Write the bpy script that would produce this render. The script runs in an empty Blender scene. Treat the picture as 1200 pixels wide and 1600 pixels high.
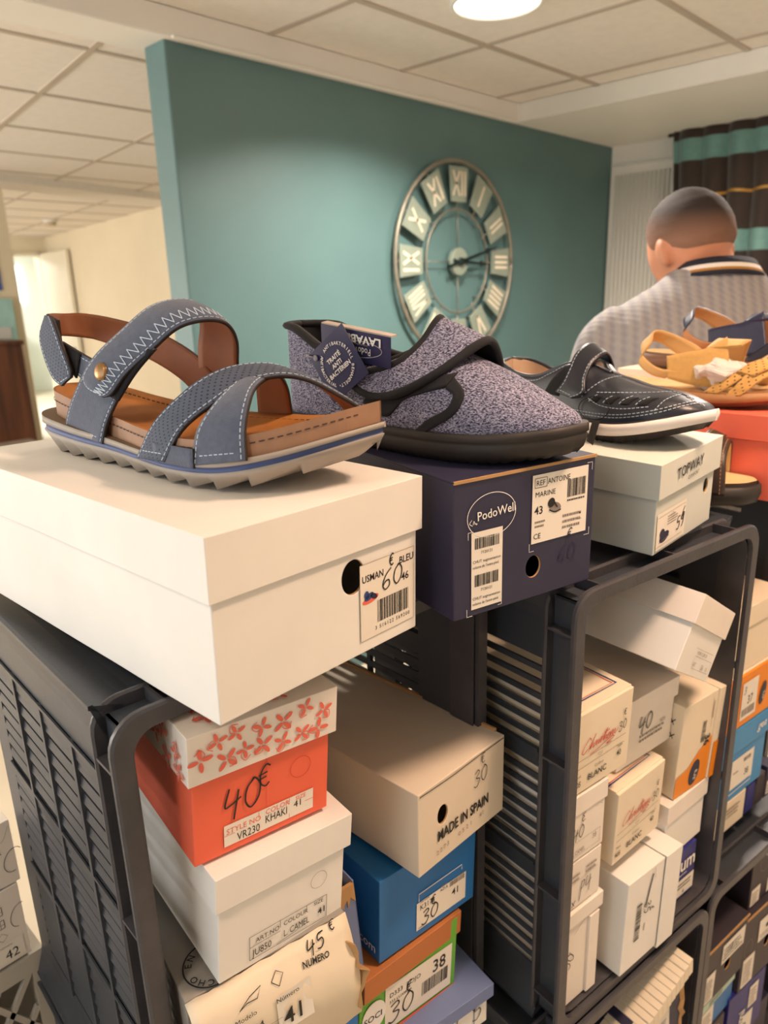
import bpy, bmesh, math, random
from mathutils import Vector, Matrix, Euler, noise
rnd = random.Random(11)
S = bpy.context.scene
COL = S.collection
PI = math.pi
FL = 0.18                      # floor height (the eye stands at 1.70)

# ------------------------------------------------------------------ camera
cam_d = bpy.data.cameras.new('camera')
cam = bpy.data.objects.new('camera', cam_d)
COL.objects.link(cam)
RR = ((0.68985, -0.22498, 0.68811), (-0.72336, -0.17592, 0.66768), (-0.02916, -0.95835, -0.2841))
M = Matrix(((RR[0][0], -RR[0][1], -RR[0][2], 0), (RR[1][0], -RR[1][1], -RR[1][2], 0), (RR[2][0], -RR[2][1], -RR[2][2], 1.70), (0, 0, 0, 1)))
cam.matrix_world = M
cam_d.sensor_width = 36
cam_d.lens = 1150 * 36 / 1600
cam_d.clip_start = 0.02
cam_d.dof.use_dof = True
cam_d.dof.focus_distance = 0.70
cam_d.dof.aperture_fstop = 6.5
S.camera = cam

# ------------------------------------------------------------------ world, lights, exposure
S.view_settings.view_transform = 'Standard'
S.view_settings.look = 'None'
S.view_settings.gamma = 1
S.view_settings.use_curve_mapping = False
S.view_settings.exposure = 0.0
W = bpy.data.worlds.new('world'); S.world = W; W.use_nodes = True
W.node_tree.nodes['Background'].inputs[0].default_value = (0.75, 0.85, 1.0, 1)
W.node_tree.nodes['Background'].inputs[1].default_value = 0.25

def area(name, loc, rot, sx, sy, power, col, spread=180):
    d = bpy.data.lights.new(name, 'AREA'); d.shape = 'RECTANGLE'; d.size = sx; d.size_y = sy
    d.energy = power; d.color = col; d.spread = math.radians(spread)
    o = bpy.data.objects.new(name, d); COL.objects.link(o); o.location = loc; o.rotation_euler = [math.radians(a) for a in rot]
    return o

LAMPS = [(1.96, 1.40, 32, (1.0, .88, .76)), (2.75, 0.60, 28, (1.0, .84, .72)), (0.90, -0.08, 12.5, (1.0, .66, .46)), (-0.50, 0.30, 2.5, (1.0, .86, .72))]  # second lamp is added, to brighten the right wall by the curtain
for i, (x, y, p, c) in enumerate(LAMPS):
    d = bpy.data.lights.new('downlight_beam', 'AREA'); d.shape = 'DISK'; d.size = 0.22; d.energy = p; d.color = c; d.spread = math.radians(165 if i == 1 else 140)
    o = bpy.data.objects.new('downlight_beam', d); COL.objects.link(o); o.location = (x, y, 2.44)
# daylight that comes in through the window in the left wall, and fill lights added for the front and the corridor
area('window_daylight', (-1.95, 0.75, 1.75), (0, -90, 0), 1.7, 2.8, 25, (0.80, 0.91, 1.0))
area('front_fill_light', (0.9, -2.6, 1.45), (90, 0, 0), 2.2, 1.4, 11, (1.0, 0.82, 0.70))  # added fill for ceiling and box fronts; the front wall has no window
area('corridor_fill_light', (-1.9, 6.8, 1.4), (0, -112, 0), 1.5, 2.6, 130, (1.0, 0.95, 0.90))  # added fill, tilted up to brighten the corridor wall and ceiling
area('pillar_fill_light', (-1.9, 3.5, 1.5), (0, -90, 0), 1.2, 1.6, 65, (1.0, 0.93, 0.85))  # added to brighten the pillar; no window stands here
area('far_room_light', (3.0, 11.5, 2.7), (0, 0, 0), 1.5, 1.5, 230, (1.0, 0.98, 0.93))
area('side_window_daylight', (3.72, -0.6, 1.7), (0, 90, 0), 1.2, 1.0, 3, (0.72, 0.88, 1.0))

# ------------------------------------------------------------------ helpers
def lin(c):
    c /= 255.0
    return c / 12.92 if c <= 0.04045 else ((c + 0.055) / 1.055) ** 2.4
def rgb(h):
    h = h.lstrip('#')
    return (lin(int(h[0:2], 16)), lin(int(h[2:4], 16)), lin(int(h[4:6], 16)), 1)

MATS = {}
def mat(name, hexc, rough=0.6, metal=0.0, var=0.06, vscale=6.0, bump=0.0, bscale=120.0, emit=0.0, sheen=0.0, spec=0.5, alpha=1.0):
    if name in MATS: return MATS[name]
    m = bpy.data.materials.new(name); m.use_nodes = True
    nt = m.node_tree; b = nt.nodes['Principled BSDF']
    c = rgb(hexc)
    b.inputs['Base Color'].default_value = c
    b.inputs['Roughness'].default_value = rough
    b.inputs['Metallic'].default_value = metal
    b.inputs['Specular IOR Level'].default_value = spec
    if sheen: b.inputs['Sheen Weight'].default_value = sheen
    tc = nt.nodes.new('ShaderNodeTexCoord')
    if var:
        n = nt.nodes.new('ShaderNodeTexNoise'); n.inputs['Scale'].default_value = vscale; n.inputs['Detail'].default_value = 5
        nt.links.new(tc.outputs['Object'], n.inputs['Vector'])
        r = nt.nodes.new('ShaderNodeValToRGB')
        r.color_ramp.elements[0].position = 0.3; r.color_ramp.elements[1].position = 0.7
        r.color_ramp.elements[0].color = (c[0] * (1 - var), c[1] * (1 - var), c[2] * (1 - var), 1)
        r.color_ramp.elements[1].color = (min(1, c[0] * (1 + var)), min(1, c[1] * (1 + var)), min(1, c[2] * (1 + var)), 1)
        nt.links.new(n.outputs['Fac'], r.inputs['Fac']); nt.links.new(r.outputs['Color'], b.inputs['Base Color'])
    if bump:
        n2 = nt.nodes.new('ShaderNodeTexNoise'); n2.inputs['Scale'].default_value = bscale; n2.inputs['Detail'].default_value = 3
        nt.links.new(tc.outputs['Object'], n2.inputs['Vector'])
        bp = nt.nodes.new('ShaderNodeBump'); bp.inputs['Strength'].default_value = bump; bp.inputs['Distance'].default_value = 0.002
        nt.links.new(n2.outputs['Fac'], bp.inputs['Height']); nt.links.new(bp.outputs['Normal'], b.inputs['Normal'])
    if emit:
        b.inputs['Emission Color'].default_value = c; b.inputs['Emission Strength'].default_value = emit
    MATS[name] = m
    return m

class MB:
    """collects shapes into one bmesh"""
    def __init__(self, xf=None):
        self.bm = bmesh.new(); self.xf = xf; self.uvl = None
    def v(self, p):
        p = Vector(p)
        return self.bm.verts.new(self.xf @ p if self.xf else p)
    def face(self, vs, mi=0, smooth=False):
        try:
            f = self.bm.faces.new(vs)
        except ValueError:
            return None
        f.material_index = mi; f.smooth = smooth
        return f
    def poly(self, pts, mi=0, smooth=False):
        return self.face([self.v(p) for p in pts], mi, smooth)
    def hexa(self, p, mi=0):
        v = [self.v(q) for q in p]
        for a in ((0, 3, 2, 1), (4, 5, 6, 7), (0, 1, 5, 4), (1, 2, 6, 5), (2, 3, 7, 6), (3, 0, 4, 7)):
            self.face([v[i] for i in a], mi)
    def box(self, x0, x1, y0, y1, z0, z1, mi=0):
        self.hexa([(x0, y0, z0), (x1, y0, z0), (x1, y1, z0), (x0, y1, z0), (x0, y0, z1), (x1, y0, z1), (x1, y1, z1), (x0, y1, z1)], mi)
    def loft(self, rings, mi=0, cap0=True, cap1=True, closed=True, smooth=True):
        R = [[self.v(p) for p in r] for r in rings]
        n = len(R[0])
        for a, b in zip(R, R[1:]):
            for i in range(n if closed else n - 1):
                j = (i + 1) % n
                self.face([a[i], a[j], b[j], b[i]], mi(i) if callable(mi) else mi, smooth)
        m0 = mi(0) if callable(mi) else mi
        if cap0: self.face(list(reversed(R[0])), m0)
        if cap1: self.face(R[-1], m0)
        return R
    def tube(self, pts, rad, n=8, mi=0, caps=True, flat=1.0, smooth=True):
        pts = [Vector(p) for p in pts]
        rings = []
        up = Vector((0, 0, 1))
        t0 = (pts[1] - pts[0]).normalized()
        if abs(t0.dot(up)) > 0.9: up = Vector((0, 1, 0))
        nrm = (up - t0 * up.dot(t0)).normalized()
        for i, p in enumerate(pts):
            t = (pts[min(i + 1, len(pts) - 1)] - pts[max(i - 1, 0)]).normalized()
            nrm = (nrm - t * nrm.dot(t))
            nrm = nrm.normalized() if nrm.length > 1e-6 else t.orthogonal().normalized()
            bn = t.cross(nrm)
            r = rad[i] if isinstance(rad, (list, tuple)) else rad
            rings.append([p + nrm * (math.cos(2 * PI * k / n) * r) + bn * (math.sin(2 * PI * k / n) * r * flat) for k in range(n)])
        self.loft(rings, mi, caps, caps, True, smooth)
    def cyl(self, c, ax, r, L, n=24, mi=0, r2=None, smooth=True):
        c = Vector(c); ax = Vector(ax).normalized(); a = ax.orthogonal().normalized(); b = ax.cross(a)
        r2 = r if r2 is None else r2
        self.loft([[c + (a * math.cos(2 * PI * k / n) + b * math.sin(2 * PI * k / n)) * q + ax * h for k in range(n)] for q, h in ((r, 0), (r2, L))], mi, True, True, True, smooth)
    def ell(self, c, r, rot=None, n=16, m=10, mi=0, fn=None):
        c = Vector(c); q = rot.to_matrix() if rot else Matrix.Identity(3)
        rings = []
        for i in range(1, m):
            th = PI * i / m
            ring = []
            for k in range(n):
                ph = 2 * PI * k / n
                d = Vector((math.sin(th) * math.cos(ph), math.sin(th) * math.sin(ph), math.cos(th)))
                if fn: p = fn(d)
                else: p = Vector((d.x * r[0], d.y * r[1], d.z * r[2]))
                ring.append(c + q @ p)
            rings.append(ring)
        R = self.loft(rings, mi, False, False)
        tp = fn(Vector((0, 0, 1))) if fn else Vector((0, 0, r[2]))
        bt = fn(Vector((0, 0, -1))) if fn else Vector((0, 0, -r[2]))
        t = self.v(c + q @ tp); b = self.v(c + q @ bt)
        for k in range(n):
            self.face([t, R[0][k], R[0][(k + 1) % n]], mi, True); self.face([b, R[-1][(k + 1) % n], R[-1][k]], mi, True)
    def build(self, name, mats, parent=None, bevel=0, fix=True, loc=None, rot=None, seg=2):
        if fix: bmesh.ops.recalc_face_normals(self.bm, faces=self.bm.faces)
        me = bpy.data.meshes.new(name); self.bm.to_mesh(me); self.bm.free()
        for m in (mats if isinstance(mats, (list, tuple)) else [mats]): me.materials.append(m)
        o = bpy.data.objects.new(name, me); COL.objects.link(o)
        if parent: o.parent = parent
        if loc: o.location = loc
        if rot: o.rotation_euler = [math.radians(a) for a in rot]
        if bevel:
            md = o.modifiers.new('bevel', 'BEVEL'); md.width = bevel; md.segments = seg; md.limit_method = 'ANGLE'; md.angle_limit = math.radians(40)
        return o

def tag(o, label, cat, group=None, kind=None):
    if label: o['label'] = label
    if cat: o['category'] = cat
    if group: o['group'] = group
    if kind: o['kind'] = kind
    return o
def thing(name, label, cat, loc=(0, 0, 0), rot=(0, 0, 0), group=None):
    o = bpy.data.objects.new(name, None); o.empty_display_size = 0.05; COL.objects.link(o)
    o.location = loc; o.rotation_euler = [math.radians(a) for a in rot]
    return tag(o, label, cat, group)
def struct(name, mb, mats, bevel=0):
    o = mb.build(name, mats, None, bevel); o['kind'] = 'structure'
    return o

def spline(pts, n):
    """Catmull-Rom through 2D/3D points -> n samples"""
    P = [Vector(p) for p in pts]
    if len(P) == 2: return [P[0].lerp(P[1], i / (n - 1)) for i in range(n)]
    P = [P[0] * 2 - P[1]] + P + [P[-1] * 2 - P[-2]]
    L = len(P) - 3; out = []
    for i in range(n):
        t = i / (n - 1) * L; k = min(int(t), L - 1); t -= k
        a, b, c, d = P[k:k + 4]
        out.append(0.5 * ((2 * b) + (c - a) * t + (2 * a - 5 * b + 4 * c - d) * t * t + (3 * b - a - 3 * c + d) * t ** 3))
    return out
def interp(x, xs, ys):
    if x <= xs[0]: return ys[0]
    for a, b, p, q in zip(xs, xs[1:], ys, ys[1:]):
        if x <= b: return p + (q - p) * (x - a) / (b - a)
    return ys[-1]
def smooth_interp(x, xs, ys):
    if x <= xs[0]: return ys[0]
    if x >= xs[-1]: return ys[-1]
    k = max(i for i in range(len(xs) - 1) if xs[i] <= x)
    def tan(i):
        if i == 0: return (ys[1] - ys[0]) / (xs[1] - xs[0])
        if i == len(xs) - 1: return (ys[-1] - ys[-2]) / (xs[-1] - xs[-2])
        return (ys[i + 1] - ys[i - 1]) / (xs[i + 1] - xs[i - 1])
    h = xs[k + 1] - xs[k]; t = (x - xs[k]) / h
    return ys[k] * (2 * t ** 3 - 3 * t * t + 1) + tan(k) * h * (t ** 3 - 2 * t * t + t) + ys[k + 1] * (-2 * t ** 3 + 3 * t * t) + tan(k + 1) * h * (t ** 3 - t * t)

# ---- lettering: printed characters and hand-written strokes laid on a flat face
TXT = {}
def text_mesh(s, bold=0.0, space=1.0):
    k = (s, bold, space)
    if k not in TXT:
        c = bpy.data.curves.new('lettering', 'FONT'); c.body = s; c.size = 1; c.resolution_u = 2; c.offset = bold; c.space_character = space
        o = bpy.data.objects.new('lettering', c); COL.objects.link(o)
        me = o.to_mesh()
        TXT[k] = ([v.co.copy() for v in me.vertices], [tuple(p.vertices) for p in me.polygons])
        o.to_mesh_clear(); bpy.data.objects.remove(o); bpy.data.curves.remove(c)
    return TXT[k]
HAND = {
 '0': ([(.3, 1), (.08, .75), (.05, .3), (.25, 0), (.48, .25), (.5, .7), (.3, 1), (.2, .92)],),
 '1': ([(.12, .75), (.32, 1), (.3, 0)],),
 '3': ([(.06, .9), (.35, 1), (.46, .78), (.2, .55), (.5, .38), (.42, .05), (.2, -.05), (.02, .1)],),
 '4': ([(.14, 1), (.04, .42), (.25, .42), (.55, .55)], [(.45, .85), (.36, -.15)]),
 '5': ([(.52, 1), (.18, .95), (.12, .58), (.4, .6), (.48, .3), (.3, .02), (.03, .08)],),
 '6': ([(.48, 1), (.18, .72), (.04, .3), (.2, 0), (.44, .12), (.4, .4), (.2, .42), (.07, .25)],),
 '9': ([(.46, .75), (.3, 1), (.08, .8), (.2, .55), (.45, .7), (.42, .3), (.2, 0)],),
 'E': ([(.52, .88), (.3, 1), (.08, .65), (.12, .2), (.35, 0), (.52, .12)], [(.0, .6), (.4, .64)], [(.0, .4), (.36, .44)]),
 'e': ([(.45, .95), (.1, .7), (.3, .5), (.05, .3), (.2, .02), (.5, .15)],),
 'P': ([(.15, -.2), (.3, 1)], [(.3, .95), (.55, .9), (.5, .6), (.25, .5)]),
 'x': ([(.0, .6), (.45, .0)], [(.5, .6), (.05, 0)]),
 'F': ([(.1, 0), (.2, 1), (.6, 1)], [(.15, .5), (.5, .55)]),
 'B': ([(.1, 0), (.15, 1), (.5, .85), (.2, .52), (.55, .3), (.1, 0)],),
 's': ([(.5, .9), (.15, .8), (.4, .45), (.05, .05)],), ' ': (), }
CURSIVE = [[(.62, .8), (.45, 1.02), (.12, .6), (.06, .15), (.25, 0), (.6, .25)], [(.7, .0), (1.0, 1.1), (.8, .1), (1.05, .45), (1.1, .05), (1.25, .3), (1.35, .5), (1.4, .08), (1.55, .45), (1.6, .08), (1.72, .35), (1.85, .55), (1.8, .1), (2.0, .35), (2.2, .95), (2.1, .1), (2.3, .45), (2.35, .08), (2.6, .48), (2.42, .25), (2.55, .05), (2.75, .45), (2.75, .08), (2.95, .5), (3.0, .08), (3.2, .45), (3.25, .05), (3.55, .35)], [(2.0, .7), (2.5, .75)], [(1.75, .7), (1.78, .74)], [(1.0, -.4), (1.9, -.25), (2.9, .0), (3.3, -.15), (2.6, -.35), (3.1, -.4)]]
class Ink:
    """print, labels and pen strokes on a face plane: x right, y up, n outwards"""
    def __init__(self, o, ex, ey, off=0.0009):
        self.o = Vector(o); self.ex = Vector(ex); self.ey = Vector(ey); self.n = self.ex.cross(self.ey); self.off = off
        self.mb = MB(); self.used = False; self.lay = 0
    def P(self, x, y, k=0):
        return self.o + self.ex * x + self.ey * y + self.n * (self.off + k * 0.00025)
    def T(self, x, y, ang, lx, ly):
        c, s = math.cos(ang), math.sin(ang)
        return x + lx * c - ly * s, y + lx * s + ly * c
    def text(self, s, x, y, size, mi=0, ang=0, bold=0.0, sx=1.0, shear=0.0, k=1, center=False, space=1.0):
        vs, fs = text_mesh(s, bold, space); ang = math.radians(ang); self.used = True
        w = max(v.x for v in vs) if center and vs else 0
        V = []
        for v in vs:
            a, b = self.T(x, y, ang, ((v.x - w / 2) * sx + v.y * shear) * size, v.y * size)
            V.append(self.mb.v(self.P(a, b, k)))
        for f in fs: self.mb.face([V[i] for i in f], mi)
    def stroke(self, pts, w, mi=0, k=2, n=None, smooth=True):
        self.used = True
        q = spline([(p[0], p[1], 0) for p in pts], n or max(4, 5 * len(pts))) if smooth and len(pts) > 2 else [Vector((p[0], p[1], 0)) for p in pts]
        L, R = [], []
        for i, p in enumerate(q):
            t = (q[min(i + 1, len(q) - 1)] - q[max(0, i - 1)]); t.normalize()
            nn = Vector((-t.y, t.x, 0)) * w / 2
            L.append(self.mb.v(self.P(p.x + nn.x, p.y + nn.y, k))); R.append(self.mb.v(self.P(p.x - nn.x, p.y - nn.y, k)))
        for i in range(len(q) - 1): self.mb.face([L[i], R[i], R[i + 1], L[i + 1]], mi)
    def hand(self, s, x, y, h, mi=0, w=0.0016, ang=0, slant=0.15, sx=1.0, k=2):
        ang = math.radians(ang); cx = 0
        for ch in s:
            up = 0; hh = h
            if ch in 'Ee': up = h * 0.55; hh = h * 0.62
            for st in HAND.get(ch, ()):
                self.stroke([self.T(x, y, ang, (cx + (p[0] + p[1] * slant) * hh * sx), up + p[1] * hh) for p in st], w, mi, k)
            cx += (0.66 if ch != ' ' else 0.4) * hh * sx
    def cursive(self, x, y, h, mi, w=0.0012, ang=0, sx=1.0, slant=0.35):
        ang = math.radians(ang)
        for st in CURSIVE: self.stroke([self.T(x, y, ang, (p[0] + p[1] * slant) * h * sx, p[1] * h) for p in st], w, mi, 2)
    def rect(self, x0, y0, x1, y1, mi=0, k=0, ang=0, r=0):
        self.used = True; ang = math.radians(ang); w, h = x1 - x0, y1 - y0
        self.mb.poly([self.P(*self.T(x0, y0, ang, a, b), k) for a, b in ((0, 0), (w, 0), (w, h), (0, h))], mi)
    def line(self, x0, y0, x1, y1, w=0.0005, mi=0, k=1):
        self.stroke([(x0, y0), (x1, y1)], w, mi, k, smooth=False)
    def frame(self, x0, y0, x1, y1, w=0.0005, mi=0, k=1):
        for a in ((x0, y0, x1, y0), (x1, y0, x1, y1), (x1, y1, x0, y1), (x0, y1, x0, y0)): self.line(*a, w=w, mi=mi, k=k)
    def ring(self, x, y, rx, ry, w, mi=0, k=1, a0=0, a1=360, tilt=0, n=40):
        t = math.radians(tilt)
        self.stroke([self.T(x, y, t, rx * math.cos(math.radians(a0 + (a1 - a0) * i / n)), ry * math.sin(math.radians(a0 + (a1 - a0) * i / n))) for i in range(n + 1)], w, mi, k, smooth=False)
    def disc(self, x, y, rx, ry, mi=0, k=1, tilt=0, n=24):
        self.used = True; t = math.radians(tilt)
        self.mb.poly([self.P(*self.T(x, y, t, rx * math.cos(2 * PI * i / n), ry * math.sin(2 * PI * i / n)), k) for i in range(n)], mi)
    def barcode(self, x, y, w, h, mi=0, ang=0, k=1, seed=1):
        r = random.Random(seed); p = 0.0; a = math.radians(ang)
        while p < w:
            b = min(w - p, r.choice((1, 1, 2, 3)) * w / 75)
            q = [self.T(x, y, a, u, v) for u, v in ((p, 0), (p + b, 0), (p + b, h), (p, h))]
            self.mb.poly([self.P(*c, k) for c in q], mi); p += b + r.choice((1, 1, 2, 2)) * w / 75
        self.used = True
    def speck(self, x, y, w, h, lines, mi=0, seed=1, ang=0, k=1):
        """rows of small print, too small to read"""
        r = random.Random(seed); a = math.radians(ang)
        for i in range(lines):
            yy = h * (1 - (i + 0.7) / lines); p = 0
            while p < w * r.uniform(0.75, 1):
                b = r.uniform(0.02, 0.09) * w
                self.stroke([self.T(x, y, a, p, yy), self.T(x, y, a, min(w, p + b), yy)], h / lines * 0.45, mi, k, smooth=False); p += b + 0.025 * w
    def arc_text(self, s, x, y, r, size, a0, a1, mi=0, inner=False, k=1, bold=0.0):
        for i, ch in enumerate(s):
            a = math.radians(a0 + (a1 - a0) * i / max(1, len(s) - 1))
            px, py = x + r * math.cos(a), y + r * math.sin(a)
            rot = math.degrees(a) + (90 if inner else -90)
            if ch != ' ': self.text(ch, px, py, size, mi, rot, bold, center=True, k=k)
    def done(self, name, mats, parent, label=None):
        if not self.used: self.mb.bm.free(); return None
        o = self.mb.build(name, mats, parent, fix=False)
        if label: o['label'] = label
        return o

INK = mat('black_ink', '#1c1a1a', 0.5, var=0)
PAPER = mat('label_paper', '#efe6d8', 0.55, var=0.03)
GREYINK = mat('grey_ink', '#8d8077', 0.6, var=0)
RED = mat('red_ink', '#c8392c', 0.5, var=0)
CORALINK = mat('coral_ink', '#f0705a', 0.5, var=0)
WHITEINK = mat('white_ink', '#f3efe8', 0.5, var=0)
BLUEINK = mat('blue_ink', '#2f4580', 0.5, var=0)
NAVYINK = mat('navy_ink', '#26223f', 0.5, var=0)
IM = [INK, PAPER, GREYINK, RED, CORALINK, WHITEINK, BLUEINK, NAVYINK]
K, PA, GR, RD, CO, WH, BL, NV = range(8)
# ------------------------------------------------------------------ the setting
M_FLOOR = mat('floor_vinyl', '#cfc3ad', 0.35, var=0.05, vscale=3)
M_CEIL = mat('ceiling_tile', '#ece4da', 0.85, var=0.03, vscale=30)
M_CBAR = mat('ceiling_grid', '#bdb0a0', 0.6, var=0.03)
M_WHITE = mat('white_paint', '#ebe8e0', 0.6, var=0.03, vscale=2)
M_TEAL = mat('teal_paint', '#5b7a7b', 0.45, var=0.07, vscale=2.5, bump=0.15, bscale=60)
M_CREAM = mat('cream_paint', '#e8dcc2', 0.6, var=0.03, vscale=2)
M_DOOR = mat('door_paint', '#e6dfcc', 0.5, var=0.02)

m = MB(); m.box(-2.2, 6.5, -2.8, 15, FL - 0.03, FL); struct('floor', m, M_FLOOR)
m = MB(); m.box(-2.2, 4.0, -2.8, 2.19, 2.48, 2.53, 0)
for k in range(-8, 4):
    u = 2.256 + 0.602 * k
    if -2.2 < u < 3.0: m.box(u - 0.011, u + 0.011, -2.8, 2.03, 2.476, 2.481, 1)
for k in range(-8, 2):
    v = 1.655 + 0.575 * k
    if -2.8 < v < 2.03: m.box(-2.2, 3.01, v - 0.011, v + 0.011, 2.4755, 2.481, 1)
struct('ceiling', m, [M_CEIL, M_CBAR])
m = MB(); m.box(3.01, 4.0, -2.8, 2.06, 2.403, 2.479); struct('trim_1', m, M_WHITE, 0.004)
m = MB(); m.box(-2.2, 3.02, 2.03, 2.20, 2.403, 2.479); m.box(1.30, 3.0, 2.022, 2.032, 2.399, 2.410); struct('trim_2', m, M_WHITE, 0.004)
m = MB(); m.box(1.29, 4.0, 2.056, 2.165, FL, 2.405); struct('wall_back', m, M_TEAL, 0.006)
m = MB(); m.box(3.93, 4.0, -2.8, 2.06, FL, 2.41); struct('wall_right', m, M_WHITE)
m = MB()
m.box(-2.2, -2.1, -2.8, -0.1, FL, 2.5); m.box(-2.2, -2.1, 1.6, 9.2, FL, 2.5); m.box(-2.2, -2.1, -0.1, 1.6, FL, 1.0); m.box(-2.2, -2.1, -0.1, 1.6, 2.42, 2.5)
struct('wall_left', m, M_WHITE)
m = MB()
for q in ((-0.1, -0.04), (0.72, 0.78), (1.54, 1.6)): m.box(-2.17, -2.12, q[0], q[1], 1.0, 2.42)
m.box(-2.17, -2.12, -0.1, 1.6, 1.0, 1.06); m.box(-2.17, -2.12, -0.1, 1.6, 2.36, 2.42)
struct('window_1', m, M_WHITE)
m = MB(); m.box(-2.2, 4.0, -2.9, -2.8, FL, 2.5); struct('wall_front', m, M_CREAM)
# corridor behind the teal wall
m = MB(); m.box(-2.2, 6.5, 2.19, 9.2, 2.43, 2.47, 0)
for k in range(12):
    v = 2.36 + 0.58 * k
    m.box(-2.2, 4.2, v - 0.011, v + 0.011, 2.4265, 2.4305, 1)
for k in range(-3, 5):
    a = 1.30 + 0.602 * k - 0.14 * 0.75
    m.hexa([(a, 2.2, 2.4268), (a + .022, 2.2, 2.4268), (a + .022 + .95, 9, 2.4268), (a + .95, 9, 2.4268), (a, 2.2, 2.4305), (a + .022, 2.2, 2.4305), (a + .022 + .95, 9, 2.4305), (a + .95, 9, 2.4305)], 1)
m.hexa([(0, 4.35, 2.385), (4, 5.25, 2.385), (4, 5.52, 2.385), (0, 4.62, 2.385), (0, 4.35, 2.43), (4, 5.25, 2.43), (4, 5.52, 2.43), (0, 4.62, 2.43)], 0)
struct('ceiling_corridor', m, [M_CEIL, M_CBAR])
m = MB(); m.hexa([(2.95, 2.165, FL), (3.05, 2.165, FL), (3.93, 9.0, FL), (3.83, 9.0, FL), (2.95, 2.165, 2.44), (3.05, 2.165, 2.44), (3.93, 9.0, 2.44), (3.83, 9.0, 2.44)])
struct('wall_corridor', m, M_CREAM)
m = MB(); m.box(-2.2, 3.40, 9.0, 9.12, FL, 2.44); m.box(3.40, 3.75, 9.0, 9.12, 2.26, 2.44); m.box(3.75, 6.5, 9.0, 9.12, FL, 2.44)
struct('wall_end', m, M_CREAM)
m = MB(); m.box(3.40, 3.435, 8.96, 9.13, FL, 2.26); m.box(3.72, 3.75, 8.96, 9.13, FL, 2.26); m.box(3.40, 3.75, 8.96, 9.13, 2.225, 2.26)
struct('trim_3', m, M_DOOR)
dr = MB(); dr.hexa([(3.66, 8.15, FL + .01), (3.70, 8.15, FL + .01), (3.76, 8.95, FL + .01), (3.72, 8.95, FL + .01), (3.66, 8.15, 2.25), (3.70, 8.15, 2.25), (3.76, 8.95, 2.25), (3.72, 8.95, 2.25)])
d = struct('door_1', dr, M_DOOR, 0.003)
h = MB(); h.cyl((3.655, 8.22, 1.22), (-1, 0, 0), 0.012, 0.05, 12); h.cyl((3.61, 8.22, 1.22), (0, 1, 0), 0.009, 0.11, 12)
h.build('door_handle', mat('brushed_steel', '#9a9790', 0.3, 1.0, var=0), d)
# bright room seen through the doorway
m = MB(); m.box(1.5, 6.5, 14.0, 14.1, FL, 2.9); m.box(1.4, 1.5, 9.12, 14, FL, 2.9); m.box(6.5, 6.6, 9.12, 14, FL, 2.9); m.box(1.4, 6.6, 9.12, 14.1, 2.8, 2.9)
struct('wall_far', m, mat('far_white', '#e4e8e2', 0.6, var=0.02))
m = MB(); m.box(5.05, 5.45, 13.96, 13.99, 1.75, 2.35); struct('window_2', m, mat('lit_window', '#f6faff', 0.3, var=0, emit=4.0))
t = thing('storage_cabinet', 'pale grey-green cabinet in the bright room beyond the open door', 'cabinet', (4.7, 13.55, FL))
m = MB(); m.box(-0.4, 0.4, -0.25, 0.25, 0, 1.15); m.build('carcass', mat('far_cabinet', '#c9cfc8', 0.5, var=0.03), t, 0.01)
for x in (-.39, .005):
    m = MB(); m.box(x, x + .385, -0.268, -0.25, 0.03, 1.12); m.build('door', MATS['far_cabinet'], t, 0.004)
m = MB(); m.box(0.9, 1.92, 5.02, 5.35, FL, 2.43); struct('wall_pillar', m, mat('pillar_paint', '#e6d8bc', 0.55, var=0.02))

# things in the corridor
M_WOOD = mat('dark_wood', '#4d3226', 0.4, var=0.0)
nt = M_WOOD.node_tree; b = nt.nodes['Principled BSDF']
tc = nt.nodes.new('ShaderNodeTexCoord'); mp = nt.nodes.new('ShaderNodeMapping'); mp.inputs['Scale'].default_value = (9, 9, 0.6)
nz = nt.nodes.new('ShaderNodeTexNoise'); nz.inputs['Scale'].default_value = 1.6; nz.inputs['Detail'].default_value = 4
cr = nt.nodes.new('ShaderNodeValToRGB'); cr.color_ramp.elements[0].position = 0.35; cr.color_ramp.elements[1].position = 0.65
cr.color_ramp.elements[0].color = rgb('#35211a'); cr.color_ramp.elements[1].color = rgb('#7a4a33')
nt.links.new(tc.outputs['Object'], mp.inputs['Vector']); nt.links.new(mp.outputs['Vector'], nz.inputs['Vector']); nt.links.new(nz.outputs['Fac'], cr.inputs['Fac']); nt.links.new(cr.outputs['Color'], b.inputs['Base Color'])
t = thing('wood_cabinet', 'dark brown wood-grain cabinet standing in front of the cream pillar', 'cabinet', (1.25, 4.72, FL))
m = MB(); m.box(-0.45, 0.45, -0.2, 0.2, 0.08, 1.30); m.build('carcass', M_WOOD, t, 0.004)
m = MB(); m.box(-0.46, 0.46, -0.21, 0.21, 1.30, 1.325); m.build('top_board', M_WOOD, t, 0.003)
m = MB(); m.box(-0.42, 0.42, -0.17, 0.18, 0, 0.08); m.build('plinth', INK, t)
t = thing('grey_desk', 'low grey desk in front of the dark wood cabinet', 'desk', (1.15, 4.2, FL))
m = MB(); m.box(-0.6, 0.47, -0.22, 0.22, 0.745, 0.775); m.build('desk_top', mat('grey_laminate', '#a79b8d', 0.5, var=0.04), t, 0.003)
for x in (-0.55, 0.42):
    m = MB(); m.box(x - 0.02, x + 0.02, -0.2, 0.2, 0, 0.745); m.build('side_panel', MATS['grey_laminate'], t, 0.002)
t = thing('wall_poster', 'blue and white notice pinned on the cream pillar', 'poster', (1.73, 5.017, 1.93))
m = MB(); m.box(-0.13, 0.095, -0.004, 0, -0.14, 0.16); m.build('sheet', mat('poster_blue', '#4c64ac', 0.5, var=0.1, vscale=20), t)
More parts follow.
